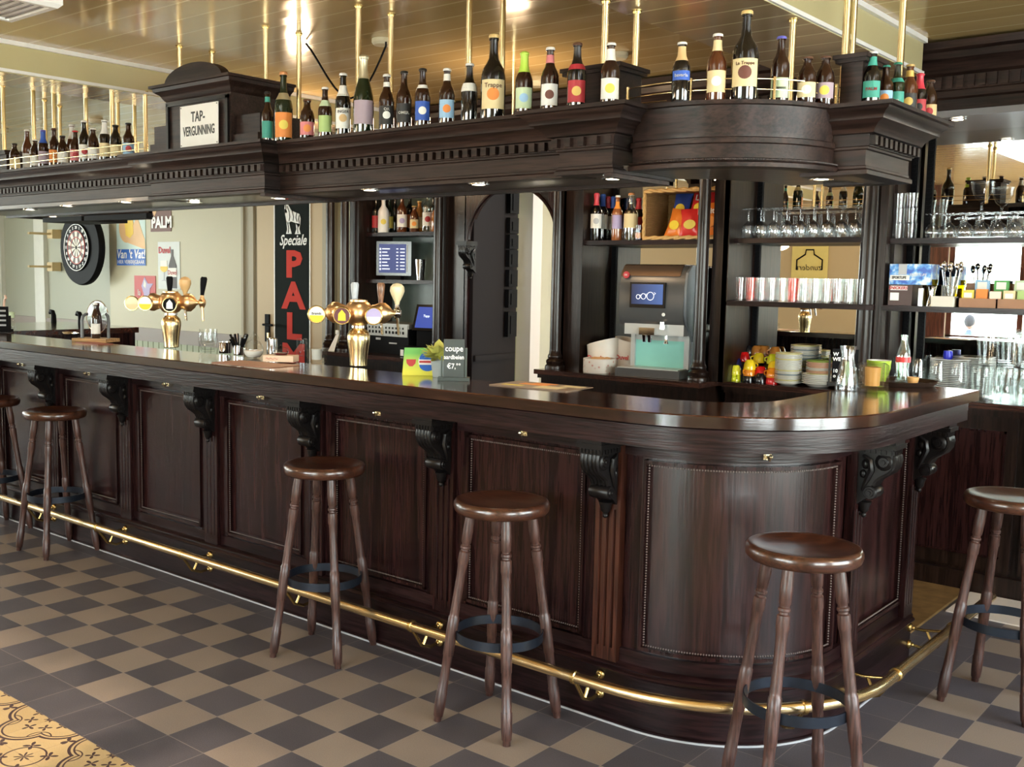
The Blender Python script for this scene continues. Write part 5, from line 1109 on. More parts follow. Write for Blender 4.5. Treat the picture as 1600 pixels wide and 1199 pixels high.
# spirits on the upper left shelf: px, kind, radius, glass, cap, label, height, y, extras, description
SZ = 1.865
sp_ = [
 (588, 'wine', .036, b_black, c_re, l_re, .27, 3.74, dict(foil=None), 'dark bottle with a red cap and red label at the left of the spirits shelf'),
 (599, 'wine', .042, cmat('coconut_white', (.80, .78, .76), .3), c_bk, l_wh, .26, 3.72, dict(mark=l_ye), 'white bottle with a black cap and a small palm label'),
 (608, 'wine', .034, b_green, c_bk, l_ye, .26, 3.80, {}, 'dark green bottle with a yellow label right of the white bottle'),
 (617, 'stub', .032, b_black, c_bk, None, .27, 3.86, {}, 'tall dark bottle at the back of the spirits shelf'),
 (628, 'wine', .040, b_amber, l_ta, l_wh, .27, 3.72, dict(mark=lil), 'brown bottle with a large white and violet label'),
 (640, 'wine', .036, b_black, c_bl, l_or, .28, 3.82, {}, 'dark bottle with a blue cap and orange label'),
 (647, 'stub', .034, b_amber, c_go, l_cr, .19, 3.72, dict(mark=org), 'short amber bottle with an orange and cream label'),
 (655, 'stub', .032, bottle_m('whisky_amber', (.45, .17, .03)), c_go, l_ta, .23, 3.78, {}, 'golden whisky bottle right of the short amber one'),
 (668, 'wine', .042, glassm('rum_clear', (.85, .9, .88), .2), c_wh, l_wh, .29, 3.73, dict(mark=l_re), 'clear rum bottle with a white cap and a red round mark'),
 (677, 'wine', .034, b_black, c_wh, l_bk, .27, 3.84, {}, 'dark bottle with a white cap behind the clear rum bottle'),
 (682, 'stub', .040, bottle_m('cognac', (.30, .10, .02)), c_go, None, .20, 3.74, {}, 'tilted-looking round amber decanter at the right end of the spirits shelf'),
]
for px, kind, r, gm, cap, lab, h, y, ex, d in sp_:
    ex = {k: v for k, v in ex.items() if v is not None}
    p = hit(px, 360, 1, y); bottle(p.x, y, SZ+.001, h, r, kind, gm, cap, lab, d, 'spirits on the upper left shelf', name='spirit_bottle', lz=(.14, .48), **ex)
wi = [
 (931, 'wine', .038, b_black, None, l_wh, .30, 3.70, dict(foil=(f_red, .74), mark=grey), 'red-capped wine bottle with a white label, leftmost on the middle shelf'),
 (941, 'wine', .036, b_black, None, l_wh, .30, 3.79, dict(foil=(l_bl, .74)), 'blue-capped wine bottle, second from the left on the middle shelf'),
 (949, 'wine', .036, b_black, None, l_wh, .29, 3.86, dict(foil=(f_red, .74)), 'red-capped wine bottle, third from the left on the middle shelf'),
 (957, 'wine', .034, b_black, None, l_wh, .29, 3.88, dict(foil=(l_bl, .74)), 'blue-capped wine bottle behind the slim orange-necked one'),
 (964, 'wine', .034, bottle_m('liqueur_amber', (.28, .09, .03)), c_wh, lil, .28, 3.70, dict(neck=(org, .70, .86)), 'slim amber bottle with white cap and orange neck band on the middle shelf'),
 (985, 'big', .046, glassm('gin_clear', (.85, .9, .85), .22), c_or, l_cr, .29, 3.70, {}, 'clear round-shouldered bottle with a tan cork and a slanted paper label'),
 (997, 'stub', .032, b_black, None, l_re, .27, 3.84, dict(foil=(f_red, .74)), 'dark bottle with a red cap beside the wicker basket'),
]
for px, kind, r, gm, cap, lab, h, y, ex, d in wi:
    p = hit(px, 360, 1, y); bottle(p.x, y, SN+.001, h, r, kind, gm, cap, lab, d, 'bottles on the middle shelf', name='wine_bottle', lz=(.26, .56), **ex)
p = hit(985, 370, 1, 3.66); t = thing('tumbler', 'small glass of amber drink between the clear bottle and the basket', 'glass', (p.x+.055, 3.67, SN+.001)); part('glass', tumbler_mb(.025, .028, .09), glass, t); part('drink', MB().lathe([(0, .011), (.023, .011), (.024, .045), (0, .045)], n=16), cmat('amber_drink', (.55, .22, .03), .2), t)
# wicker basket tipped forward with crisps
xb0, xb1 = hit(1003, 370, 1, 3.64).x, .728; zb0, zb1 = SN+.001, SN+.30
wick = NT('wicker'); co = wick.n('ShaderNodeTexCoord').outputs['Object']
wv = wick.n('ShaderNodeTexWave', {'Vector': co, 'Scale': 38.0, 'Distortion': 2.0, 'Detail': 2.0}, bands_direction='Z').outputs[0]; wv2 = wick.n('ShaderNodeTexWave', {'Vector': co, 'Scale': 22.0, 'Distortion': 1.0}, bands_direction='X').outputs[0]
wm_ = wick.math('MULTIPLY', wv, wick.math('ADD', wick.math('MULTIPLY', wv2, .5), .5)); wick.bump(wm_, .8, .006)
wicker = wick.set(Base_Color=wick.mix(wm_, (.24, .12, .04), (.60, .36, .15)), Roughness=.6)
t = thing('wicker_basket', 'wicker basket on its side full of crisp packets on the middle shelf', 'basket', (0, 0, 0))
mb = MB(); y0, y1 = 3.645, 3.93
mb.box(xb0, xb0+.015, y0, y1, zb0, zb1).box(xb0, xb1, y1-.012, y1, zb0, zb1).box(xb0, xb1, y0, y1, zb0, zb0+.012).box(xb0, xb1, y0, y1, zb1-.012, zb1).box(xb1-.012, xb1, y0, y1, zb0, zb1)
part('body', mb, wicker, t)
rm = MB(); c4 = [(xb0+.008, zb0+.010), (xb1-.008, zb0+.010), (xb1-.008, zb1-.008), (xb0+.008, zb1-.008)]
ring_pts = []
for i in range(4):
    a_, b_ = c4[i], c4[(i+1) % 4]
    for k in range(14): ring_pts.append((a_[0]+(b_[0]-a_[0])*k/14, y0, a_[1]+(b_[1]-a_[1])*k/14))
rm.tube([(x, y+.007*sin(i*1.6), z+.007*cos(i*1.6)) for i, (x, y, z) in enumerate(ring_pts)], .009, 6, closed=True).tube([(x, y-.007*sin(i*1.6), z-.007*cos(i*1.6)) for i, (x, y, z) in enumerate(ring_pts)], .009, 6, closed=True)
part('rim', rm, cmat('wicker_rim', (.62, .38, .14), .5), t)
def packet(x, y, z, w_, h_, rz, m1, m2, label, txt=None, tilt=0):
    t = thing('crisp_packet', label, 'crisp packet', (x, y, z), rz, 'crisp packets in the basket'); mb = MB(); vs = []; n_ = 10; m_ = 8
    for s_ in (-1, 1):
        for j in range(m_+1):
            v = j/m_
            for i in range(n_+1):
                u = i/n_; d = (sin(pi*u)**.5)*(sin(pi*v)**.6)*.026*(1+.15*sin(9*u+5*v)); ww = w_*(1-.10*sin(pi*v)); vs.append(((u-.5)*ww, s_*-d, v*h_))
    K = (n_+1)*(m_+1)
    for s_ in (0, 1):
        for j in range(m_):
            for i in range(n_): q = s_*K+j*(n_+1)+i; mb.f.append((q, q+1, q+n_+2, q+n_+1))
    mb.v = vs; part('bag', mb, m1, t, angle=80)
    part('picture', MB().prism(oval(0, h_*.42, w_*.26, h_*.16), lambda u, v, q: (u, -.028-q, v), -.002, .001), m2, t)
    if txt: text(txt, w_*.30, ink, t, facing((0, -.031, h_*.72)), bold=.001)
    return t
foil_r = cmat('packet_red', (.62, .03, .03), .25); foil_o = cmat('packet_orange', (.78, .22, .03), .25); foil_b = cmat('packet_blue', (.05, .10, .45), .25); foil_w = cmat('packet_white', (.75, .74, .72), .25); foil_m = cmat('packet_maroon', (.30, .04, .04), .25)
xw = xb1-xb0
for (fx, fy, fz, w_, h_, rz, m1, m2, d, tx) in (
 (.25, .20, .10, .10, .17, .2, foil_b, yel, 'blue and white crisp packet at the left of the basket', None),
 (.30, .05, .0, .12, .16, -.1, foil_o, yel, 'orange-red crisp packet low at the left of the basket', None),
 (.52, .17, .10, .14, .17, 0, foil_r, yel, 'red crisp packet at the top middle of the basket', 'Lays'),
 (.52, .04, .0, .13, .16, .15, foil_r, l_ye, 'red crisp packet at the bottom middle of the basket', None),
 (.78, .20, .11, .13, .16, -.2, foil_m, foam, 'dark maroon crisp packet at the top right of the basket', None),
 (.76, .04, .0, .14, .19, .1, foil_o, org, 'orange packet at the bottom right of the basket', 'Doritos'),
 (.90, .24, .09, .09, .18, .1, foil_w, foil_r, 'pale packet at the far right of the basket', None)):
    o_ = packet(xb0+xw*fx, 3.68+fy*.75, zb0+.013+fz, w_*1.1, h_*1.1, rz, m1, m2, d, tx); o_.rotation_euler = (radians(-12), radians(random.uniform(-16, 16)), rz)
# coffee machine
m0 = hit(1030, 585, 2, HZ); cm = thing('coffee_machine', 'black and silver coffee machine with a touch screen and a mint green splash panel', 'coffee machine', (.305, 3.645, HZ+.001), radians(6)); cm.scale = (1.12, 1.0, 1.075)
sil = plain('machine_silver', (.52, .54, .54), .3, .3); gm_ = plain('machine_grey', (.07, .07, .072), .28); mint = cmat('mint_panel', (.30, .70, .62), .3)
W2 = .185
def roundbox(mb, x0, x1, prof): mb.prism(prof, lambda u, v, q: (q, u, v), x0, x1); return mb
hd = [(-.10, .30), (-.085, .285), (.18, .285), (.18, .62), (-.03, .62), (-.055, .61), (-.09, .57), (-.115, .50), (-.12, .40), (-.115, .33)]
part('head', roundbox(MB(), -W2, W2, hd), gm_, cm)
bp_ = plain('machine_bronze', (.16, .11, .08), .25, .6); part('top_cover', MB().prism([(-.100, .560), (-.088, .580), (-.056, .616), (-.03, .626), (.10, .626), (.10, .60), (-.03, .60), (-.085, .56)], lambda u, v, q: (q, u, v), -W2-.001, W2-.03), bp_, cm)
sd = plain('machine_side', (.20, .22, .25), .3, .3); part('side', roundbox(MB(), W2-.001, W2+.012, [(-.09, .30), (-.02, .24), (.02, .20), (.02, .0), (.20, 0), (.20, .622), (-.03, .622), (-.09, .58), (-.112, .50), (-.112, .36)]), sd, cm)
part('screen', MB().box(-.115, .085, -.135, -.112, .385, .525), blackg, cm)
scr = NT('machine_screen'); cz_ = scr.n('ShaderNodeSeparateXYZ', {0: scr.n('ShaderNodeTexCoord').outputs['Generated']}); scc = scr.ramp(cz_.outputs[0], [(0, (.02, .03, .07)), (1, (.07, .13, .32))])
scrm = scr.set(Base_Color=(.01, .01, .02), Emission_Color=scc, Emission_Strength=.8, Roughness=.15)
part('display', MB().box(-.105, .075, -.137, -.135, .405, .515), scrm, cm)
cu = MB()
for x_, r_, z_ in ((-.065, .011, .445), (-.035, .014, .448), (.005, .020, .45)): cu.tube([(x_+r_*cos(a), -.138, z_+r_*1.1*sin(a)) for a in [pi*.02+i*pi*1.96/14-pi*1.5 for i in range(15)]], .0013, 5); cu.tube([(x_+r_, -.138, z_+r_*.3), (x_+r_*1.5, -.138, z_+r_*.8), (x_+r_, -.138, z_+r_)], .001, 4)
part('display_icons', cu, emit('icon_white', (1, 1, 1), 1.2), cm)
part('badge', MB().lathe([(0, 0), (.020, 0), (.018, .006), (0, .006)], (-.15, -.108, .565), 20, Matrix.Rotation(pi/2, 3, 'X')), l_re, cm)
text('DE', .014, ink, cm, facing((-.15, -.1155, .565)))
part('chin', MB().box(-W2+.03, W2, -.10, .0, .235, .295), sil, cm)
part('spout', MB().box(-.06, .03, -.125, -.10, .235, .275).rod((-.030, -.115, .235), (-.030, -.115, .195), [(0, .016), (1, .010)], 12).rod((0.0, -.115, .235), (0.0, -.115, .195), [(0, .016), (1, .010)], 12), chrome, cm)
part('water_spout', MB().rod((.09, -.105, .235), (.09, -.105, .19), [(0, .008), (.6, .008), (1, .014)], 12), chrome, cm); part('lever', MB().rod((.075, -.125, .31), (.075, -.125, .27), [(0, .014), (1, .016)], 12), chrome, cm)
part('button', MB().lathe([(0, 0), (.010, 0), (.008, .004), (0, .004)], (.075, -.118, .35), 14, Matrix.Rotation(pi/2, 3, 'X')), white, cm)
part('splash_panel', MB().box(-W2+.055, W2-.03, .01, .02, .03, .225), mint, cm); part('column', MB().box(-W2+.03, W2, .02, .18, .0, .24).box(-W2+.03, -W2+.055, -.005, .02, .02, .235).box(W2-.03, W2-.002, -.005, .02, .02, .235).box(-W2+.055, W2-.03, .003, .02, .2, .235), sil, cm)
part('drip_tray', MB().box(-W2, W2-.0, -.145, .02, .0, .045), gm_, cm); part('grille', MB().box(-W2+.01, W2-.01, -.14, .01, .045, .05), sil, cm)
# enamel pails and tins left of the machine
p = hit(935, 580, 1, 3.62)
def pail(x, y, z, r, h, m, label, txt, name='ice_bucket', cut=.03):
    t = thing(name, label, 'bucket', (x, y, z)); mb = MB(); n_ = 32; vs = []
    for rr, zz in ((r*.86, 0), (r, h), (r-.005, h), (r*.86-.005, .006)):
        for i in range(n_): a = 2*pi*i/n_; vs.append((rr*cos(a), rr*sin(a), zz if zz < .05 else zz+cut*cos(a)+.0))
    fs = []
    for k in range(3):
        for i in range(n_): j = (i+1) % n_; fs.append((k*n_+i, k*n_+j, (k+1)*n_+j, (k+1)*n_+i))
    fs += [tuple(range(n_-1, -1, -1)), tuple(3*n_+i for i in range(n_))]; mb.add(vs, fs); part('body', mb, m, t); 
    if txt: text(txt, r*.42, redp, t, facing((0, -r*.95-.002, h*.45)), bold=.001)
    return t
w_pl = cmat('ivory_plastic', (.74, .70, .64), .3)
xs_ = hit(937, 560, 1, 3.66).x
t = thing('tin', 'round floral biscuit tin on the back counter left of the coffee machine', 'tin', (hit(936, 580, 1, 3.56).x, 3.56, HZ+.001)); ft = NT('floral_tin'); vv = ft.n('ShaderNodeTexVoronoi', {'Vector': ft.n('ShaderNodeTexCoord').outputs['Object'], 'Scale': 34.0}).outputs[0]
part('body', MB().lathe([(0, 0), (.098, 0), (.100, .006), (.100, .088), (.096, .09), (.094, .02), (0, .02)], n=36), ft.set(Base_Color=ft.mix(ft.ramp(vv, [(.12, (1, 1, 1)), (.3, (0, 0, 0))]), (.66, .60, .54), (.50, .20, .16)), Roughness=.35), t)
mb = MB()
for k in range(14): a = random.uniform(0, 6.28); r_ = random.uniform(.0, .07); mb.ball((r_*cos(a), r_*sin(a), .085), .020, 8, (1.2, 1, .5))
part('biscuits', mb, cmat('biscuit', (.70, .40, .18), .7), t)
tt = pail(xs_, 3.70, HZ+.001, .105, .185, w_pl, 'white tilted bucket with red script behind the floral tin', 'Duvel')
part('cap', MB().lathe([(0, .15), (.09, .15)], n=24), cmat('bucket_shadow', (.45, .42, .38), .5), tt)  # disc in a darker tone: shade inside the bucket put into colour
pail(xs_+.135, 3.80, HZ+.001, .095, .20, w_pl, 'second white bucket behind the first, left of the coffee machine', 'Duvel', cut=-.02)
t = thing('carton', 'small white carton with a dark picture left of the coffee machine', 'carton', (hit(982, 575, 1, 3.60).x-.02, 3.62, HZ+.001)); part('box', MB().box(-.035, .035, -.03, .03, 0, .05), white, t); part('picture', MB().box(-.02, .03, -.031, -.03, .01, .045), lil, t)
# tills, screens on the left back bar
t = thing('till_screen', 'black touch screen showing a blue order list on the middle left shelf', 'screen', (hit(615, 435, 1, 3.74).x, 3.74, 1.516), radians(30))
part('body', MB().box(-.135, .135, 0, .03, .03, .285), blackg, t); part('foot', MB().box(-.06, .06, -.02, .08, 0, .03).box(-.03, .03, .02, .05, .02, .15), black, t)
lsc = emit('order_screen', (.035, .05, .15), .9); part('display', MB().box(-.115, .095, -.002, 0, .05, .265), lsc, t)
mb = MB(); [mb.box(-.09, -.03-.01*(k % 3), -.003, -.002, .075+k*.025, .083+k*.025).box(.02, .035, -.003, -.002, .075+k*.025, .083+k*.025).box(.05, .085, -.003, -.002, .075+k*.025, .083+k*.025).box(-.110, -.098, -.003, -.002, .07+k*.025, .085+k*.025) for k in range(7)]
part('display_text', mb, emit('screen_text', (.8, .85, 1), .8), t); part('side_icons', MB().box(.100, .108, -.001, 0, .06, .26), grey, t)
t = thing('shaker', 'steel and glass cocktail beaker beside the order screen', 'shaker', (hit(657, 440, 1, 3.70).x, 3.70, 1.516)); part('body', MB().lathe([(.030, 0), (.042, .15), (.040, .15), (.028, .004), (0, .004)], n=22), chrome, t)
t = thing('card_terminal', 'dark box with a blue label on the middle left shelf at the right', 'box', (-1.475, 3.78, 1.516)); part('body', MB().box(-.05, .05, -.05, .1, 0, .11), black, t); part('sticker', MB().box(-.035, .015, -.0515, -.05, .03, .07), l_lb, t)
t = thing('tablet_till', 'tilted tablet till with a blue screen near the right side of the left back bar', 'till', (hit(668, 515, 1, 3.62).x, 3.62, HZ+.02), radians(14))
Mt = Matrix.Translation((0, 0, .17)) @ Matrix.Rotation(radians(-22), 4, 'X')
part('tablet', MB().box(-.13, .12, 0, .012, 0, .20, Mt), blackg, t); part('display', MB().box(-.11, .10, -.002, 0, .02, .18, Mt), emit('tablet_blue', (.02, .05, .26), .9), t); text('Tapp', .026, emit('tablet_text', (.8, .9, 1), 1.0), t, Mt @ facing((-.03, -.004, .11)))
part('base', MB().box(-.10, .12, .02, .12, -.02, .19), black, t)
t = thing('cash_drawer', 'low black cash drawer under the tablet till', 'drawer', (hit(655, 560, 1, 3.50).x, 3.50, HZ+.001)); part('body', MB().box(-.20, .155, .0, .10, 0, .075), black, t); part('label', MB().box(-.185, -.155, -.002, 0, .005, .05), white, t)
t = thing('amplifier', 'grey and black amplifier with rows of buttons behind the right tap', 'amplifier', (hit(602, 555, 1, 3.60).x, 3.62, HZ+.001)); part('body', MB().box(-.22, .22, 0, .28, 0, .19), black, t); part('front_plate', MB().box(-.21, .21, -.004, 0, .13, .22).box(-.22, .22, 0, .28, .19, .225), plain('amp_grey', (.30, .30, .28), .4, .4), t)
for k in range(11): part('button', MB().box(-.19+k*.035, -.175+k*.035, -.008, -.004, .15, .17), black, t); part('button', MB().box(-.19+k*.035, -.18+k*.035, -.008, -.004, .185, .20), black, t)
part('sticker', MB().box(.02, .10, -.002, 0, .075, .085), grey, t); part('sticker', MB().box(-.12, -.07, -.002, 0, .10, .115), grey, t)
t = thing('receipt_spike', 'white paper roll hanging over a dark stand at the left end of the back bar', 'paper', (hit(521, 545, 1, 3.47).x, 3.47, HZ+.001)); part('paper', MB().add([(-.05, -.01, 0), (.02, -.01, 0), (.04, .02, .13), (.01, .02, .13), (.04, .024, .13), (.02, .0, 0)], [(0, 1, 2, 3)]).box(.005, .03, .015, .03, .13, .16), paper, t)
# ---------------------------------------------------------------- glassware
def glass_thing(name, prof, label, group, n=20, mat=glass, cat='glass'):
    t = thing(name, label, cat, (0, 0, -50), 0, group); part('glass', MB().lathe(prof, n=n), mat, t); return t
class Rep:                                    # first use moves the prototype, later ones copy it
    def __init__(s, t): s.t = t; s.n = 0
    def put(s, x, y, z, label=None, group=None, rz=0):
        s.n += 1
        if s.n == 1:
            s.t.location = (x, y, z); s.t.rotation_euler.z = rz
            if label: s.t['label'] = label
            if group: s.t['group'] = group
            return s.t
        return dup(s.t, (x, y, z), rz, label, group)
# upturned stemmed glasses (mouth down)
stem = [(.028, 0), (.034, .02), (.036, .045), (.030, .072), (.012, .088), (.006, .096), (.0058, .155), (.010, .160), (.036, .163), (.036, .166), (0, .168)]
stem2 = [(.030, 0), (.037, .018), (.038, .035), (.027, .060), (.008, .075), (.0055, .082), (.0055, .112), (.012, .116), (.038, .119), (.038, .122), (0, .124)]
r1 = Rep(glass_thing('stemmed_glass', stem, '', None, mat=glass_b)); r2 = Rep(glass_thing('stemmed_glass', stem2, '', None, mat=glass_b)); 
for row in range(2):
    for k in range(10):
        x = RX0+.065+k*.0765+.038*(row % 2); y = 3.71+row*.12
        if x < 1.57: r1.put(x, y, SR1+.001, 'upturned stemmed glass in the rows on the upper shelf left of the thick column', 'stemmed glasses on the upper shelf left of the thick column')
for row in range(2):
    for k in range(13):
        x = 1.76+k*.078+.039*(row % 2); y = 3.71+row*.085
        if x < 2.70 and not (k < 1 and row < 2): r2.put(x, y, SR1-.009, 'upturned short-stemmed beer glass in the rows on the upper shelf right of the thick column', 'beer glasses on the upper shelf right of the thick column')
tb = Rep(glass_thing('tumbler', [(.024, 0), (.0285, .132), (.0265, .132), (.0225, .008), (0, .006)], '', None))
redt = Rep(glass_thing('tumbler', [(.024, 0), (.0285, .132), (.0265, .132), (.0225, .008), (0, .006)], '', None, mat=glassm('rosy_glass', (.92, .62, .58), .06)))
for row in range(2):
    for k in range(13):
        x = RX0+.065+k*.062+.031*row; y = 3.65+row*.085
        if row == 0 and k in (1, 5): redt.put(x, y, SR2+.001, 'long drink tumbler with a reddish straw colour in the front row, %s' % ('left' if k == 1 else 'further right'), 'reddish tumblers')
        elif x < 1.57: tb.put(x, y, SR2+.001, 'clear straight tumbler in the rows on the lower shelf left of the thick column', 'straight tumblers on the lower shelf')
st_ = Rep(glass_thing('stacked_tumbler', [(.030, 0), (.036, .075), (.034, .075), (.028, .006), (0, .006)], '', None))
for i, (px, lv_) in enumerate(((1403, 0), (1403, 1), (1403, 2), (1422, 0), (1422, 1), (1422, 2))):
    p = hit(px, 350, 1, 3.70); st_.put(p.x, 3.70, SR1-.009+.077*lv_, 'clear tumbler in the %s tower beside the thick column, %s' % ('left' if i < 3 else 'right', ['bottom one', 'middle one', 'top one'][lv_]), 'towers of tumblers')
# second layer of upturned glasses on top shelf right, and a big goblet
p = hit(1534, 320, 1, 3.76); g_ = glass_thing('goblet', [(.03, 0), (.034, .002), (.006, .01), (.006, .05), (.03, .07), (.05, .11), (.055, .15), (.052, .15), (.046, .11), (.02, .075), (0, .07)], 'large goblet standing above the rows of beer glasses at the right', None); g_.location = (p.x, 3.76, SR1+.117)
# counter glasses on the right back counter: towers of big upturned pitchers and short glasses
pit = Rep(glass_thing('pilsner_glass', [(.036, 0), (.040, .004), (.052, .11), (.056, .165), (.052, .175), (.048, .172), (.048, .11), (.034, .01), (0, .01)], '', None, n=28))
k = 0
for px, py, zz in ((1536, 606, 0), (1574, 610, 0), (1556, 590, 0), (1594, 600, 0)):
    yy = 3.86 if py == 590 else 3.76; pit.put(hit(px, 560, 1, yy).x, yy, HZ+.001, 'tall upturned beer glass, lower layer at the right photo edge, %s' % ['leftmost', 'third from the left', 'second, further back', 'rightmost'][k], 'upturned beer glasses lower layer'); k += 1
k = 0
for px, py in ((1545, 606), (1583, 610), (1600, 590)):
    yy = 3.84 if py == 590 else 3.78; pit.put(hit(px, 530, 1, yy).x, yy, HZ+.178, 'tall upturned beer glass, upper layer at the right photo edge, %s' % ['leftmost', 'middle', 'rightmost'][k], 'upturned beer glasses upper layer'); k += 1
sg = Rep(glass_thing('short_glass', [(.030, 0), (.036, .05), (.034, .088), (.031, .088), (.033, .05), (.026, .01), (0, .008)], '', None))
k = 0
for px, py in ((1570, 618), (1592, 622), (1556, 612), (1600, 612)):
    yy = 3.70 if py > 611 else 3.79; sg.put(hit(px, 600, 1, yy).x, yy, HZ+.001, 'short clear glass at the front of the right back counter, %s' % ['second from the left', 'third from the left', 'leftmost', 'rightmost'][k], 'short printed glasses'); k += 1
bg = Rep(glass_thing('balloon_glass', [(.030, 0), (.044, .05), (.047, .10), (.042, .16), (.038, .19), (.035, .19), (.039, .16), (.043, .10), (.040, .05), (0, .01)], '', None))
for row in range(2):
    for k in range(4):
        x = 1.70+k*.098+.015*row; y = 3.74+row*.095; x -= (y-3.74)*.45; bg.put(x, y, HZ+.001, 'clear rounded glass in the cluster on the back counter behind the tray', 'rounded glasses behind the tray')
# saucers and plates
saucer = [(0, 0), (.034, 0), (.040, .003), (.066, .013), (.074, .016), (.074, .019), (.064, .016), (.036, .006), (0, .005)]
china = cmat('white_china', (.80, .78, .72), .22); yst = cmat('yellow_china', (.80, .72, .35), .22); gst = cmat('grey_china', (.30, .36, .40), .22); pst = cmat('peach_china', (.80, .48, .32), .22); lst = cmat('lime_china', (.36, .52, .10), .25)
def proto(name, prof, m, n=28, sc=1.0): 
    t = thing(name, '', 'saucer', (0, 0, -50)); part('dish', MB().lathe([(a*sc, b) for a, b in prof], n=n), m, t); return Rep(t)
SA = {k: proto('saucer', saucer, m) for k, m in (('w', china), ('y', yst), ('g', gst), ('p', pst), ('l', lst))}
stacks = [  # px, back offset, count, pattern, description
 (1233, .05, 22, 'wwywwwgwwywwwww', 'front left tall stack on the back counter'),
 (1256, .22, 27, 'wggwgwwwgwwywww', 'tallest stack behind the front left one'),
 (1282, .14, 17, 'ppppwppyppwwpp', 'peach-edged stack right of the tallest one'),
 (1272, .34, 26, 'ggggwggg', 'grey-green stack at the back'),
]
for px, dy, n_, pat, d in stacks:
    p = hit(px, 598, 2, HZ); x, y = p.x, YR+.08+dy-.05
    x = hit(px, 550, 1, y).x
    for k in range(n_):
        last = k == n_-1; c_ = 'l' if (last and 'peach' in d) else 'y' if (last and 'front' in d) else pat[k % len(pat)]
        nm_ = {'w': 'white', 'y': 'pale yellow', 'g': 'grey', 'p': 'peach', 'l': 'lime green'}[c_]
        SA[c_].put(x+random.uniform(-.001, .001), y, HZ+.001+k*.0078, ('top %s saucer of the %s' % (nm_, d)) if last else ('%s saucer within the %s' % (nm_, d)), 'saucers, %s, %s' % (d, nm_) if not last else 'saucers on top of the stacks')
p = hit(1263, 606, 2, HZ); bs = proto('plate', [(0, 0), (.045, 0), (.055, .006), (.086, .022), (.092, .024), (.092, .027), (.052, .012), (0, .008)], china)
for k in range(6): bs.put(p.x+.03, YR+.10, HZ+.001+k*.0095, 'top white plate of the low pile in front of the peach stack' if k == 5 else 'white plate inside the low pile in front of the peach stack', 'low pile of plates'); 
wp = proto('plate', [(0, 0), (.050, 0), (.085, .010), (.098, .012), (.098, .015), (.05, .006), (0, .005)], cmat('grey_white_china', (.62, .62, .60), .25))
p = hit(1492, 598, 2, HZ)
for dx, dy, n_, d in ((-.02, .14, 21, 'left pile of grey-white plates on the right back counter'), (.09, .26, 22, 'right pile of grey-white plates on the right back counter')):
    for k in range(n_): wp.put(hit(1492, 560, 1, YR+dy).x+dx, YR+dy, HZ+.001+k*.0092, ('top plate of the %s' if k == n_-1 else 'plate within the %s') % d, 'plates, '+d)
# coloured espresso cups upside down in a heap
def cup_rep(m, nm): 
    t = thing('espresso_cup', '', 'cup', (0, 0, -50)); t.scale = (1.12, 1.12, 1.0); part('cup', MB().lathe([(.031, 0), (.031, .006), (.029, .03), (.022, .050), (.016, .056), (.015, .054), (0, .053)], n=22), m, t); part('handle', MB().tube([(.027, 0, .012), (.040, 0, .016), (.041, 0, .032), (.025, 0, .040)], .004, 6), m, t); return Rep(t)
cm_ = {'yellow': cmat('cup_yellow', (.85, .62, .02), .12), 'lemon': cmat('cup_lemon', (.85, .80, .05), .12), 'lime': cmat('cup_lime', (.68, .72, .02), .12), 'red': cmat('cup_red', (.65, .01, .01), .12), 'orange': cmat('cup_orange', (.80, .26, .01), .12), 'navy': cmat('cup_navy', (.01, .015, .16), .12), 'black': cmat('cup_black', (.01, .01, .012), .12), 'brown': cmat('cup_brown', (.45, .17, .03), .12)}
CR = {k: cup_rep(m, k) for k, m in cm_.items()}
cups = [(1149, 0, 'lime', 0, 'bottom left, lowest at the front'), (1149, 1, 'lemon', 0, 'left of the heap, second layer'), (1170, 0, 'black', 0, 'bottom, under the big yellow one'), (1171, 1, 'orange', 0, 'front, between black and yellow'), (1171, 2, 'yellow', 0, 'front, highest of the left column'), (1189, 0, 'black', .0, 'bottom middle, with white squiggle'), (1189, 1, 'red', .03, 'small one in the middle'), (1207, 0, 'red', .0, 'bottom right'), (1207, 1, 'orange', 0, 'right, second layer'), (1209, 2, 'yellow', .02, 'right, third layer'),
 (1150, 2, 'navy', .05, 'left edge of the heap'), (1162, 3, 'red', .10, 'top left'), (1185, 3, 'yellow', .09, 'top middle'), (1207, 3, 'lime', .08, 'top right'), (1181, 4, 'brown', .18, 'back, tan pair left'), (1192, 4, 'brown', .20, 'back, tan pair right'), (1210, 4, 'brown', .18, 'back, far right'), (1168, 4, 'black', .17, 'back left, dark')]
for px, lvl, c_, dy, d in cups:
    y = YR+.07+dy; x = hit(px, 580, 1, y).x
    CR[c_].put(x, y, HZ+.001+lvl*.036, '%s espresso cup upside down in the colourful heap: %s' % (c_, d), 'colourful espresso cups', rz=random.uniform(0, 6))
# boxes, tea, spoons on the lower right shelf
z = SR2+.001
def cbox(name, label, px0, px1, h, y, d, m, txt=None, tm=None, ts=.03, cat='box', dx=0):
    a = hit(px0, 460, 1, y).x; b = hit(px1, 460, 1, y).x; t = thing(name, label, cat, ((a+b)/2, y, z)); w_ = (b-a)/2
    part('box', MB().box(-w_, w_, 0, d, 0, h), m, t)
    if txt: text(txt, ts, tm or ink, t, facing((0, -.002, h*.62)), bold=.0008, sx=.8)
    return t, w_
a_ = 1388
t, w_ = cbox('candy_box', 'dark brown candy box with a white banner on the lower right shelf', 1388, 1425, .105, 3.63, .16, cmat('box_brown', (.06, .025, .02), .4), None); part('band', MB().box(-w_+.01, w_*.6, -.002, 0, .078, .10), white, t); text('SNICKERS', .021, redp, t, facing((-w_*.18, -.0035, .089)), bold=.0006, shear=.2); part('barcode', MB().box(-w_+.01, -w_*.1, -.002, 0, .025, .065), white, t)
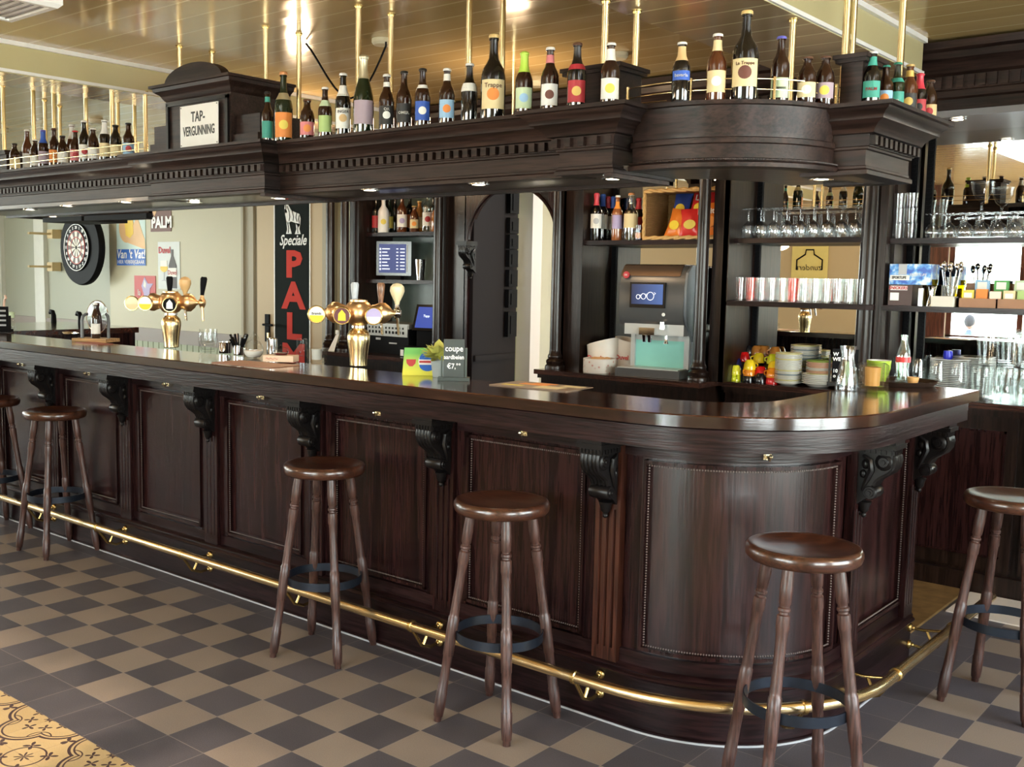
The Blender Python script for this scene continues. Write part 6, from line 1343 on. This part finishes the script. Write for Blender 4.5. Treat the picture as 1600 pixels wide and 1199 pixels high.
t, w_ = cbox('gum_box', 'blue and white gum display box on top of the brown candy box', 1388, 1452, .105, 3.64, .14, NT('gum_box').m, None); t.location.z = z+.107
gm2 = bpy.data.materials['gum_box']; t_ = NT('gum_box_print'); nn = t_.n('ShaderNodeTexNoise', {'Vector': t_.n('ShaderNodeTexCoord').outputs['Object'], 'Scale': 22.0, 'Detail': 2.0}).outputs[0]; gb = t_.set(Base_Color=t_.ramp(nn, [(.40, (.02, .10, .50)), (.5, (.10, .35, .75)), (.6, (.65, .78, .85))]), Roughness=.3)
t.children[0].data.materials[0] = gb; part('opening', MB().box(-w_*.55, -w_*.15, -.002, 0, .05, .105), grey, t); part('band', MB().box(-w_+.005, 0, -.003, 0, .022, .048), white, t); text('SPORTLIFE', .019, bl, t, facing((-w_*.5, -.005, .035)), bold=.0006, sx=.8); text('SPORTLIFE', .018, ink, t, facing((w_*.4, -.003, .05)), shear=.3)
p = hit(1452, 470, 1, 3.66); t = thing('vase', 'yellow glass vase behind the silver jigger on the lower right shelf', 'vase', (p.x-.015, 3.70, z)); part('glass', MB().lathe([(.02, 0), (.03, .08), (.04, .135), (.037, .135), (.018, .01), (0, .01)], n=20), glassm('yellow_glass', (.70, .62, .08), .12), t)
p = hit(1454, 476, 1, 3.63); t = thing('jigger', 'double-ended silver spirit measure', 'jigger', (p.x, 3.63, z)); part('body', MB().lathe([(.022, 0), (.020, .02), (.009, .055), (.017, .10), (.016, .10), (0, .07)], n=20), chrome, t)
p = hit(1438, 476, 1, 3.62); t = thing('cylinder_tin', 'small silver tube beside the brown candy box', 'tin', (p.x, 3.62, z)); part('body', MB().lathe([(.014, 0), (.014, .085), (.013, .09), (0, .09)], n=16), steel, t)
p = hit(1481, 476, 1, 3.66); t = thing('spoon_glass', 'clear glass holding long steel spoons on the lower right shelf', 'spoons', (p.x, 3.68, z)); part('glass', MB().lathe([(.028, 0), (.038, .15), (.036, .15), (.026, .006), (0, .006)], n=20), glass, t)
for k in range(9):
    a = k*.75; q0 = Vector((.015*cos(a), .015*sin(a), .01)); q1 = Vector((.045*cos(a+.3), .03*sin(a+.3), .19+.01*(k % 3))); s_ = MB().tube([q0, q1], .0025, 6); s_.ball(tuple(q1), .014, 10, (.9, .5, 1.3)); part('spoon', s_, chrome, t)
p = hit(1468, 478, 1, 3.62); solo('napkin_stack', MB().box(-.055, .055, -.02, .07, 0, .045).box(-.05, .05, -.018, .068, .045, .052), cmat('napkin_white', (.72, .68, .60), .8), 'pile of folded off-white napkins under the spoons', 'napkins', (p.x+.015, 3.63, z))
xa = hit(1494, 476, 1, 3.62).x; t = thing('tea_box', 'wooden tray box of tea bags on the lower right shelf', 'tea box', (xa, 3.62, z)); tw = cmat('tea_box_wood', (.34, .17, .09), .5); part('tray', MB().box(0, .70, 0, .012, 0, .045).box(0, .70, .012, .16, 0, .01).box(0, .012, 0, .16, 0, .045).box(0, .7, .15, .16, 0, .12).box(.18, .188, .0, .16, 0, .045), tw, t)
cols = [('yellow', l_ye, .055, 1), ('orange', l_or, .06, 0), ('salmon', pst, .05, 0), ('pale yellow', l_cr, .055, 1), ('lime', l_gr, .055, 0), ('grey', grey, .06, 1), ('olive', cmat('tea_olive', (.30, .32, .10)), .055, 0), ('peach', org, .055, 1), ('blue', l_lb, .05, 0)]
for k, (cn_, m, h_, r_) in enumerate(cols):
    t = thing('tea_bag', '%s tea sachet standing in the wooden tea box, front row' % cn_, 'tea bag', (xa+.045+k*.062, 3.645, z+.011), 0, 'tea sachets'); part('sachet', MB().box(-.026, .026, 0, .02, 0, h_+.02), m, t); part('print', MB().box(-.018, .018, -.001, 0, h_*.3+.02, h_*.75+.02), foam if r_ else m, t)
for k, (px, m, cn_) in enumerate(((1535, l_lb, 'pale blue'), (1565, grn, 'green with a white arched top'), (1597, l_lg, 'pale green'))):
    p = hit(px, 440, 1, 3.72); t = thing('tea_bag', '%s tea sachet in the back row of the tea box' % cn_, 'tea bag', (p.x, 3.72, z+.011), 0, 'tea sachets back row'); part('sachet', MB().box(-.033, .033, 0, .02, 0, .125), m, t); part('print', MB().box(-.022, .022, -.001, 0, .08, .115), foam, t)
# odds and ends behind the rounded glasses: blue-capped carafe, beige pot
p = hit(1482, 545, 1, 3.88); t = thing('pepper_mill', 'slim wooden mill with a bright blue top behind the glasses', 'mill', (p.x, 3.88, HZ+.001)); part('body', MB().lathe([(.018, 0), (.014, .08), (.016, .19), (0, .19)], n=16), cmat('mill_brown', (.30, .18, .12)), t); part('top', MB().lathe([(.022, .19), (.024, .21), (.022, .235), (0, .237)], n=16), cmat('bright_blue', (.02, .03, .60), .3), t)
p = hit(1513, 540, 1, 3.90); t = thing('paper_cup', 'beige tapered cup above the piles of grey-white plates', 'cup', (p.x, 3.90, HZ+.001)); part('cup', MB().lathe([(.026, 0), (.026, .14), (.030, .15), (.042, .205), (.046, .205), (.03, .145), (0, .14)], n=20), cmat('beige_cup', (.45, .36, .28)), t)
p = hit(1471, 545, 1, 3.86); solo('chrome_tap', MB().tube([(0, 0, 0), (0, 0, .17), (.01, 0, .185), (.04, 0, .185), (.05, 0, .17)], .006, 8), chrome, 'thin chrome bent tap left of the blue-topped mill', 'tap', (p.x, 3.86, HZ+.001))
p = hit(1245, 500, 1, 3.90); 
# ---------------------------------------------------------------- seen only in the mirrors: table, guest and wall things at the window side
tw_ = wood('table_wood', (.10, .05, .03), (.22, .12, .07), 'X')
t = thing('terrace_table', 'terrace table in front of the seated guest, seen in the mirror', 'table', (-1.46, -9.6, -.40)); part('top', MB().box(-.5, .5, -.35, .35, .72, .75), tw_, t)
for sx in (-1, 1):
    for sy in (-1, 1): part('leg', MB().box(sx*.45-.02, sx*.45+.02, sy*.3-.02, sy*.3+.02, 0, .72), tw_, t)
t = thing('terrace_chair', 'dark wooden terrace chair under the seated guest outside the window', 'chair', (-1.46, -8.97, -.40)); part('seat', MB().box(-.21, .21, -.21, .21, .43, .46), tw_, t); part('backrest', MB().box(-.2, .2, .19, .22, .62, .86), tw_, t)
for sx in (-1, 1):
    for sy in (-1, 1): part('leg', MB().box(sx*.19-.018, sx*.19+.018, sy*.195-.018, sy*.195+.018, 0, .43 if sy < 0 else .86), tw_, t)
# seated guest facing the window
per = thing('person', 'person with dark hair and blue grey shirt outside the window, seen in the mirror', 'person', (-1.46, -9.0, -.40))
def skin_mesh(name, nodes, edges, m, parent):
    me = bpy.data.meshes.new(name); me.from_pydata([n_[0] for n_ in nodes], edges, []); o = link(name, me); o.parent = parent
    sk = o.modifiers.new('skin', 'SKIN'); sb = o.modifiers.new('sub', 'SUBSURF'); sb.levels = sb.render_levels = 2
    for i, n_ in enumerate(nodes):
        r_ = n_[1] if isinstance(n_[1], tuple) else (n_[1], n_[1]); me.skin_vertices[0].data[i].radius = r_; me.skin_vertices[0].data[i].use_root = (i == 0)
    me.materials.append(m); return o
if True:
    nodes = [((0, .06, .53), (.15, .12)), ((0, .06, .72), (.145, .11)), ((0, .05, .92), (.175, .115)), ((0, .04, 1.04), (.14, .09)), ((0, .02, 1.12), .05), ((0, .0, 1.20), .052),
     ((.19, .03, 1.02), .055), ((.26, -.02, .84), .045), ((.20, -.22, .79), .036), ((.16, -.30, .785), .028), ((-.19, .03, 1.02), .055), ((-.26, -.02, .84), .045), ((-.20, -.22, .79), .036), ((-.16, -.30, .785), .028),
     ((.10, -.02, .53), .085), ((.13, -.40, .52), .062), ((.13, -.42, .28), .048), ((.13, -.40, .08), .036), ((.13, -.52, .045), .034), ((-.10, -.02, .53), .085), ((-.13, -.40, .52), .062), ((-.13, -.42, .28), .048), ((-.13, -.40, .08), .036), ((-.13, -.52, .045), .034)]
    ed = [(0, 1), (1, 2), (2, 3), (3, 4), (4, 5), (3, 6), (6, 7), (7, 8), (8, 9), (3, 10), (10, 11), (11, 12), (12, 13), (0, 14), (14, 15), (15, 16), (16, 17), (17, 18), (0, 19), (19, 20), (20, 21), (21, 22), (22, 23)]
    bpy.context.view_layer.update()
    me = bpy.data.meshes.new('body'); me.from_pydata([n_[0] for n_ in nodes], ed, []); 
    o = link('body', me); o.parent = per; o.modifiers.new('skin', 'SKIN'); sb = o.modifiers.new('sub', 'SUBSURF'); sb.levels = sb.render_levels = 2
    if me.skin_vertices:
        for i, n_ in enumerate(nodes):
            r_ = n_[1] if isinstance(n_[1], tuple) else (n_[1], n_[1]); me.skin_vertices[0].data[i].radius = r_; me.skin_vertices[0].data[i].use_root = (i == 0)
    me.materials.append(cmat('shirt_blue_grey', (.035, .05, .065), .8))
    skn = cmat('skin', (.16, .09, .06), .5)
    hd_ = MB().ball((0, -.02, 1.31), .10, 18, (.78, .95, 1.15)); hd_.ball((0, -.118, 1.295), .016, 8, (.8, 1, 1.2)); hd_.ball((.078, -.01, 1.30), .02, 8, (.5, 1, 1.4)).ball((-.078, -.01, 1.30), .02, 8, (.5, 1, 1.4))
    part('head', hd_, skn, per); part('hair', MB().ball((0, .0, 1.335), .104, 18, (.80, .95, 1.08)), cmat('dark_hair', (.006, .004, .004), .8), per)
    for s_ in (-1, 1):
        hb = MB().ball((s_*.15, -.335, .782), .04, 10, (.9, 1, .5))
        for k in range(4): hb.tube([(s_*.15+(k-1.5)*.018, -.36, .783), (s_*.15+(k-1.5)*.019, -.405+.006*abs(k-1.3), .78), (s_*.15+(k-1.5)*.019, -.425+.006*abs(k-1.3), .768)], .008, 6)
        hb.tube([(s_*.15-s_*.03, -.33, .785), (s_*.15-s_*.055, -.36, .78)], .009, 6); part('hand', hb, skn, per)
# yellow framed poster and dark speaker on the front wall (mirrored)
t = thing('poster', 'yellow poster with a dark line drawing, seen in the mirror left of the thick column', 'poster', (-1.98, SY+.012, 1.78)); part('sheet', MB().box(-.24, .24, -.008, .004, -.25, .25), cmat('poster_yellow', (.70, .60, .22)), t)
mb = MB().tube([(-.17, .006, -.08), (-.17, .006, .05), (-.06, .006, .12), (-.05, .006, .18), (.05, .006, .18), (.06, .006, .12), (.17, .006, .05), (.17, .006, -.08)], .010, 6)
part('drawing', mb, black, t); text('zundert', .11, bl, t, Matrix.Translation((0, .006, -.05)) @ Matrix.Rotation(pi, 4, 'Z') @ Matrix.Rotation(pi/2, 4, 'X'), shear=.2)
t = thing('wall_speaker', 'dark flat speaker high on the front wall, seen in the mirror above the yellow poster', 'speaker', (-1.75, SY+.05, 2.25)); part('body', MB().box(-.28, .28, -.045, .06, -.10, .10), black, t)
for x, y, rz, d in ((-2.3, -2.5, 0, 'left'), (2.2, -2.6, 0, 'right')):
    t = thing('cafe_table', 'square cafe table by the front wall, %s one in the mirror' % d, 'table', (x, y, 0)); part('top', MB().box(-.4, .4, -.4, .4, .72, .75), tw_, t); part('pedestal', MB().box(-.05, .05, -.05, .05, 0, .72).box(-.25, .25, -.25, .25, 0, .03), black, t)
# unseen pendant lamps, added to brighten the ceiling and the room
opal = emit('opal_glass', (1, .74, .45), 4.0)
for x, y, d in ((1.6, -1.9, 'near the rounded corner'), (-1.6, -1.7, 'over the middle of the room'), (-5.2, -1.2, 'far left'), (4.4, .6, 'at the east side'), (-.1, 2.7, 'inside the bar, right one behind the canopy'), (-1.9, 2.7, 'inside the bar, left one behind the canopy')):
    ib = 'inside' in d; zg = 2.17 if ib else 2.20
    t = thing('added_pendant', 'added warm globe pendant lamp over the room, %s' % d, 'lamp', (x, y, 0)); part('globe', MB().ball((0, 0, zg), .06 if ib else .10, 20), opal, t); part('rod', MB().tube([(0, 0, zg+.055), (0, 0, CZ)], .008, 8), brass, t)
    l = bpy.data.lights.new('added_pendant_light', 'POINT'); l.energy = 11 if ib else 24; l.color = (1, .70, .42); l.shadow_soft_size = .07 if ib else .14; lo = link('added_pendant_light', l); lo.parent = t; lo.location = (0, 0, zg-.03); lo.location.z = zg+.15 if ib else 2.04
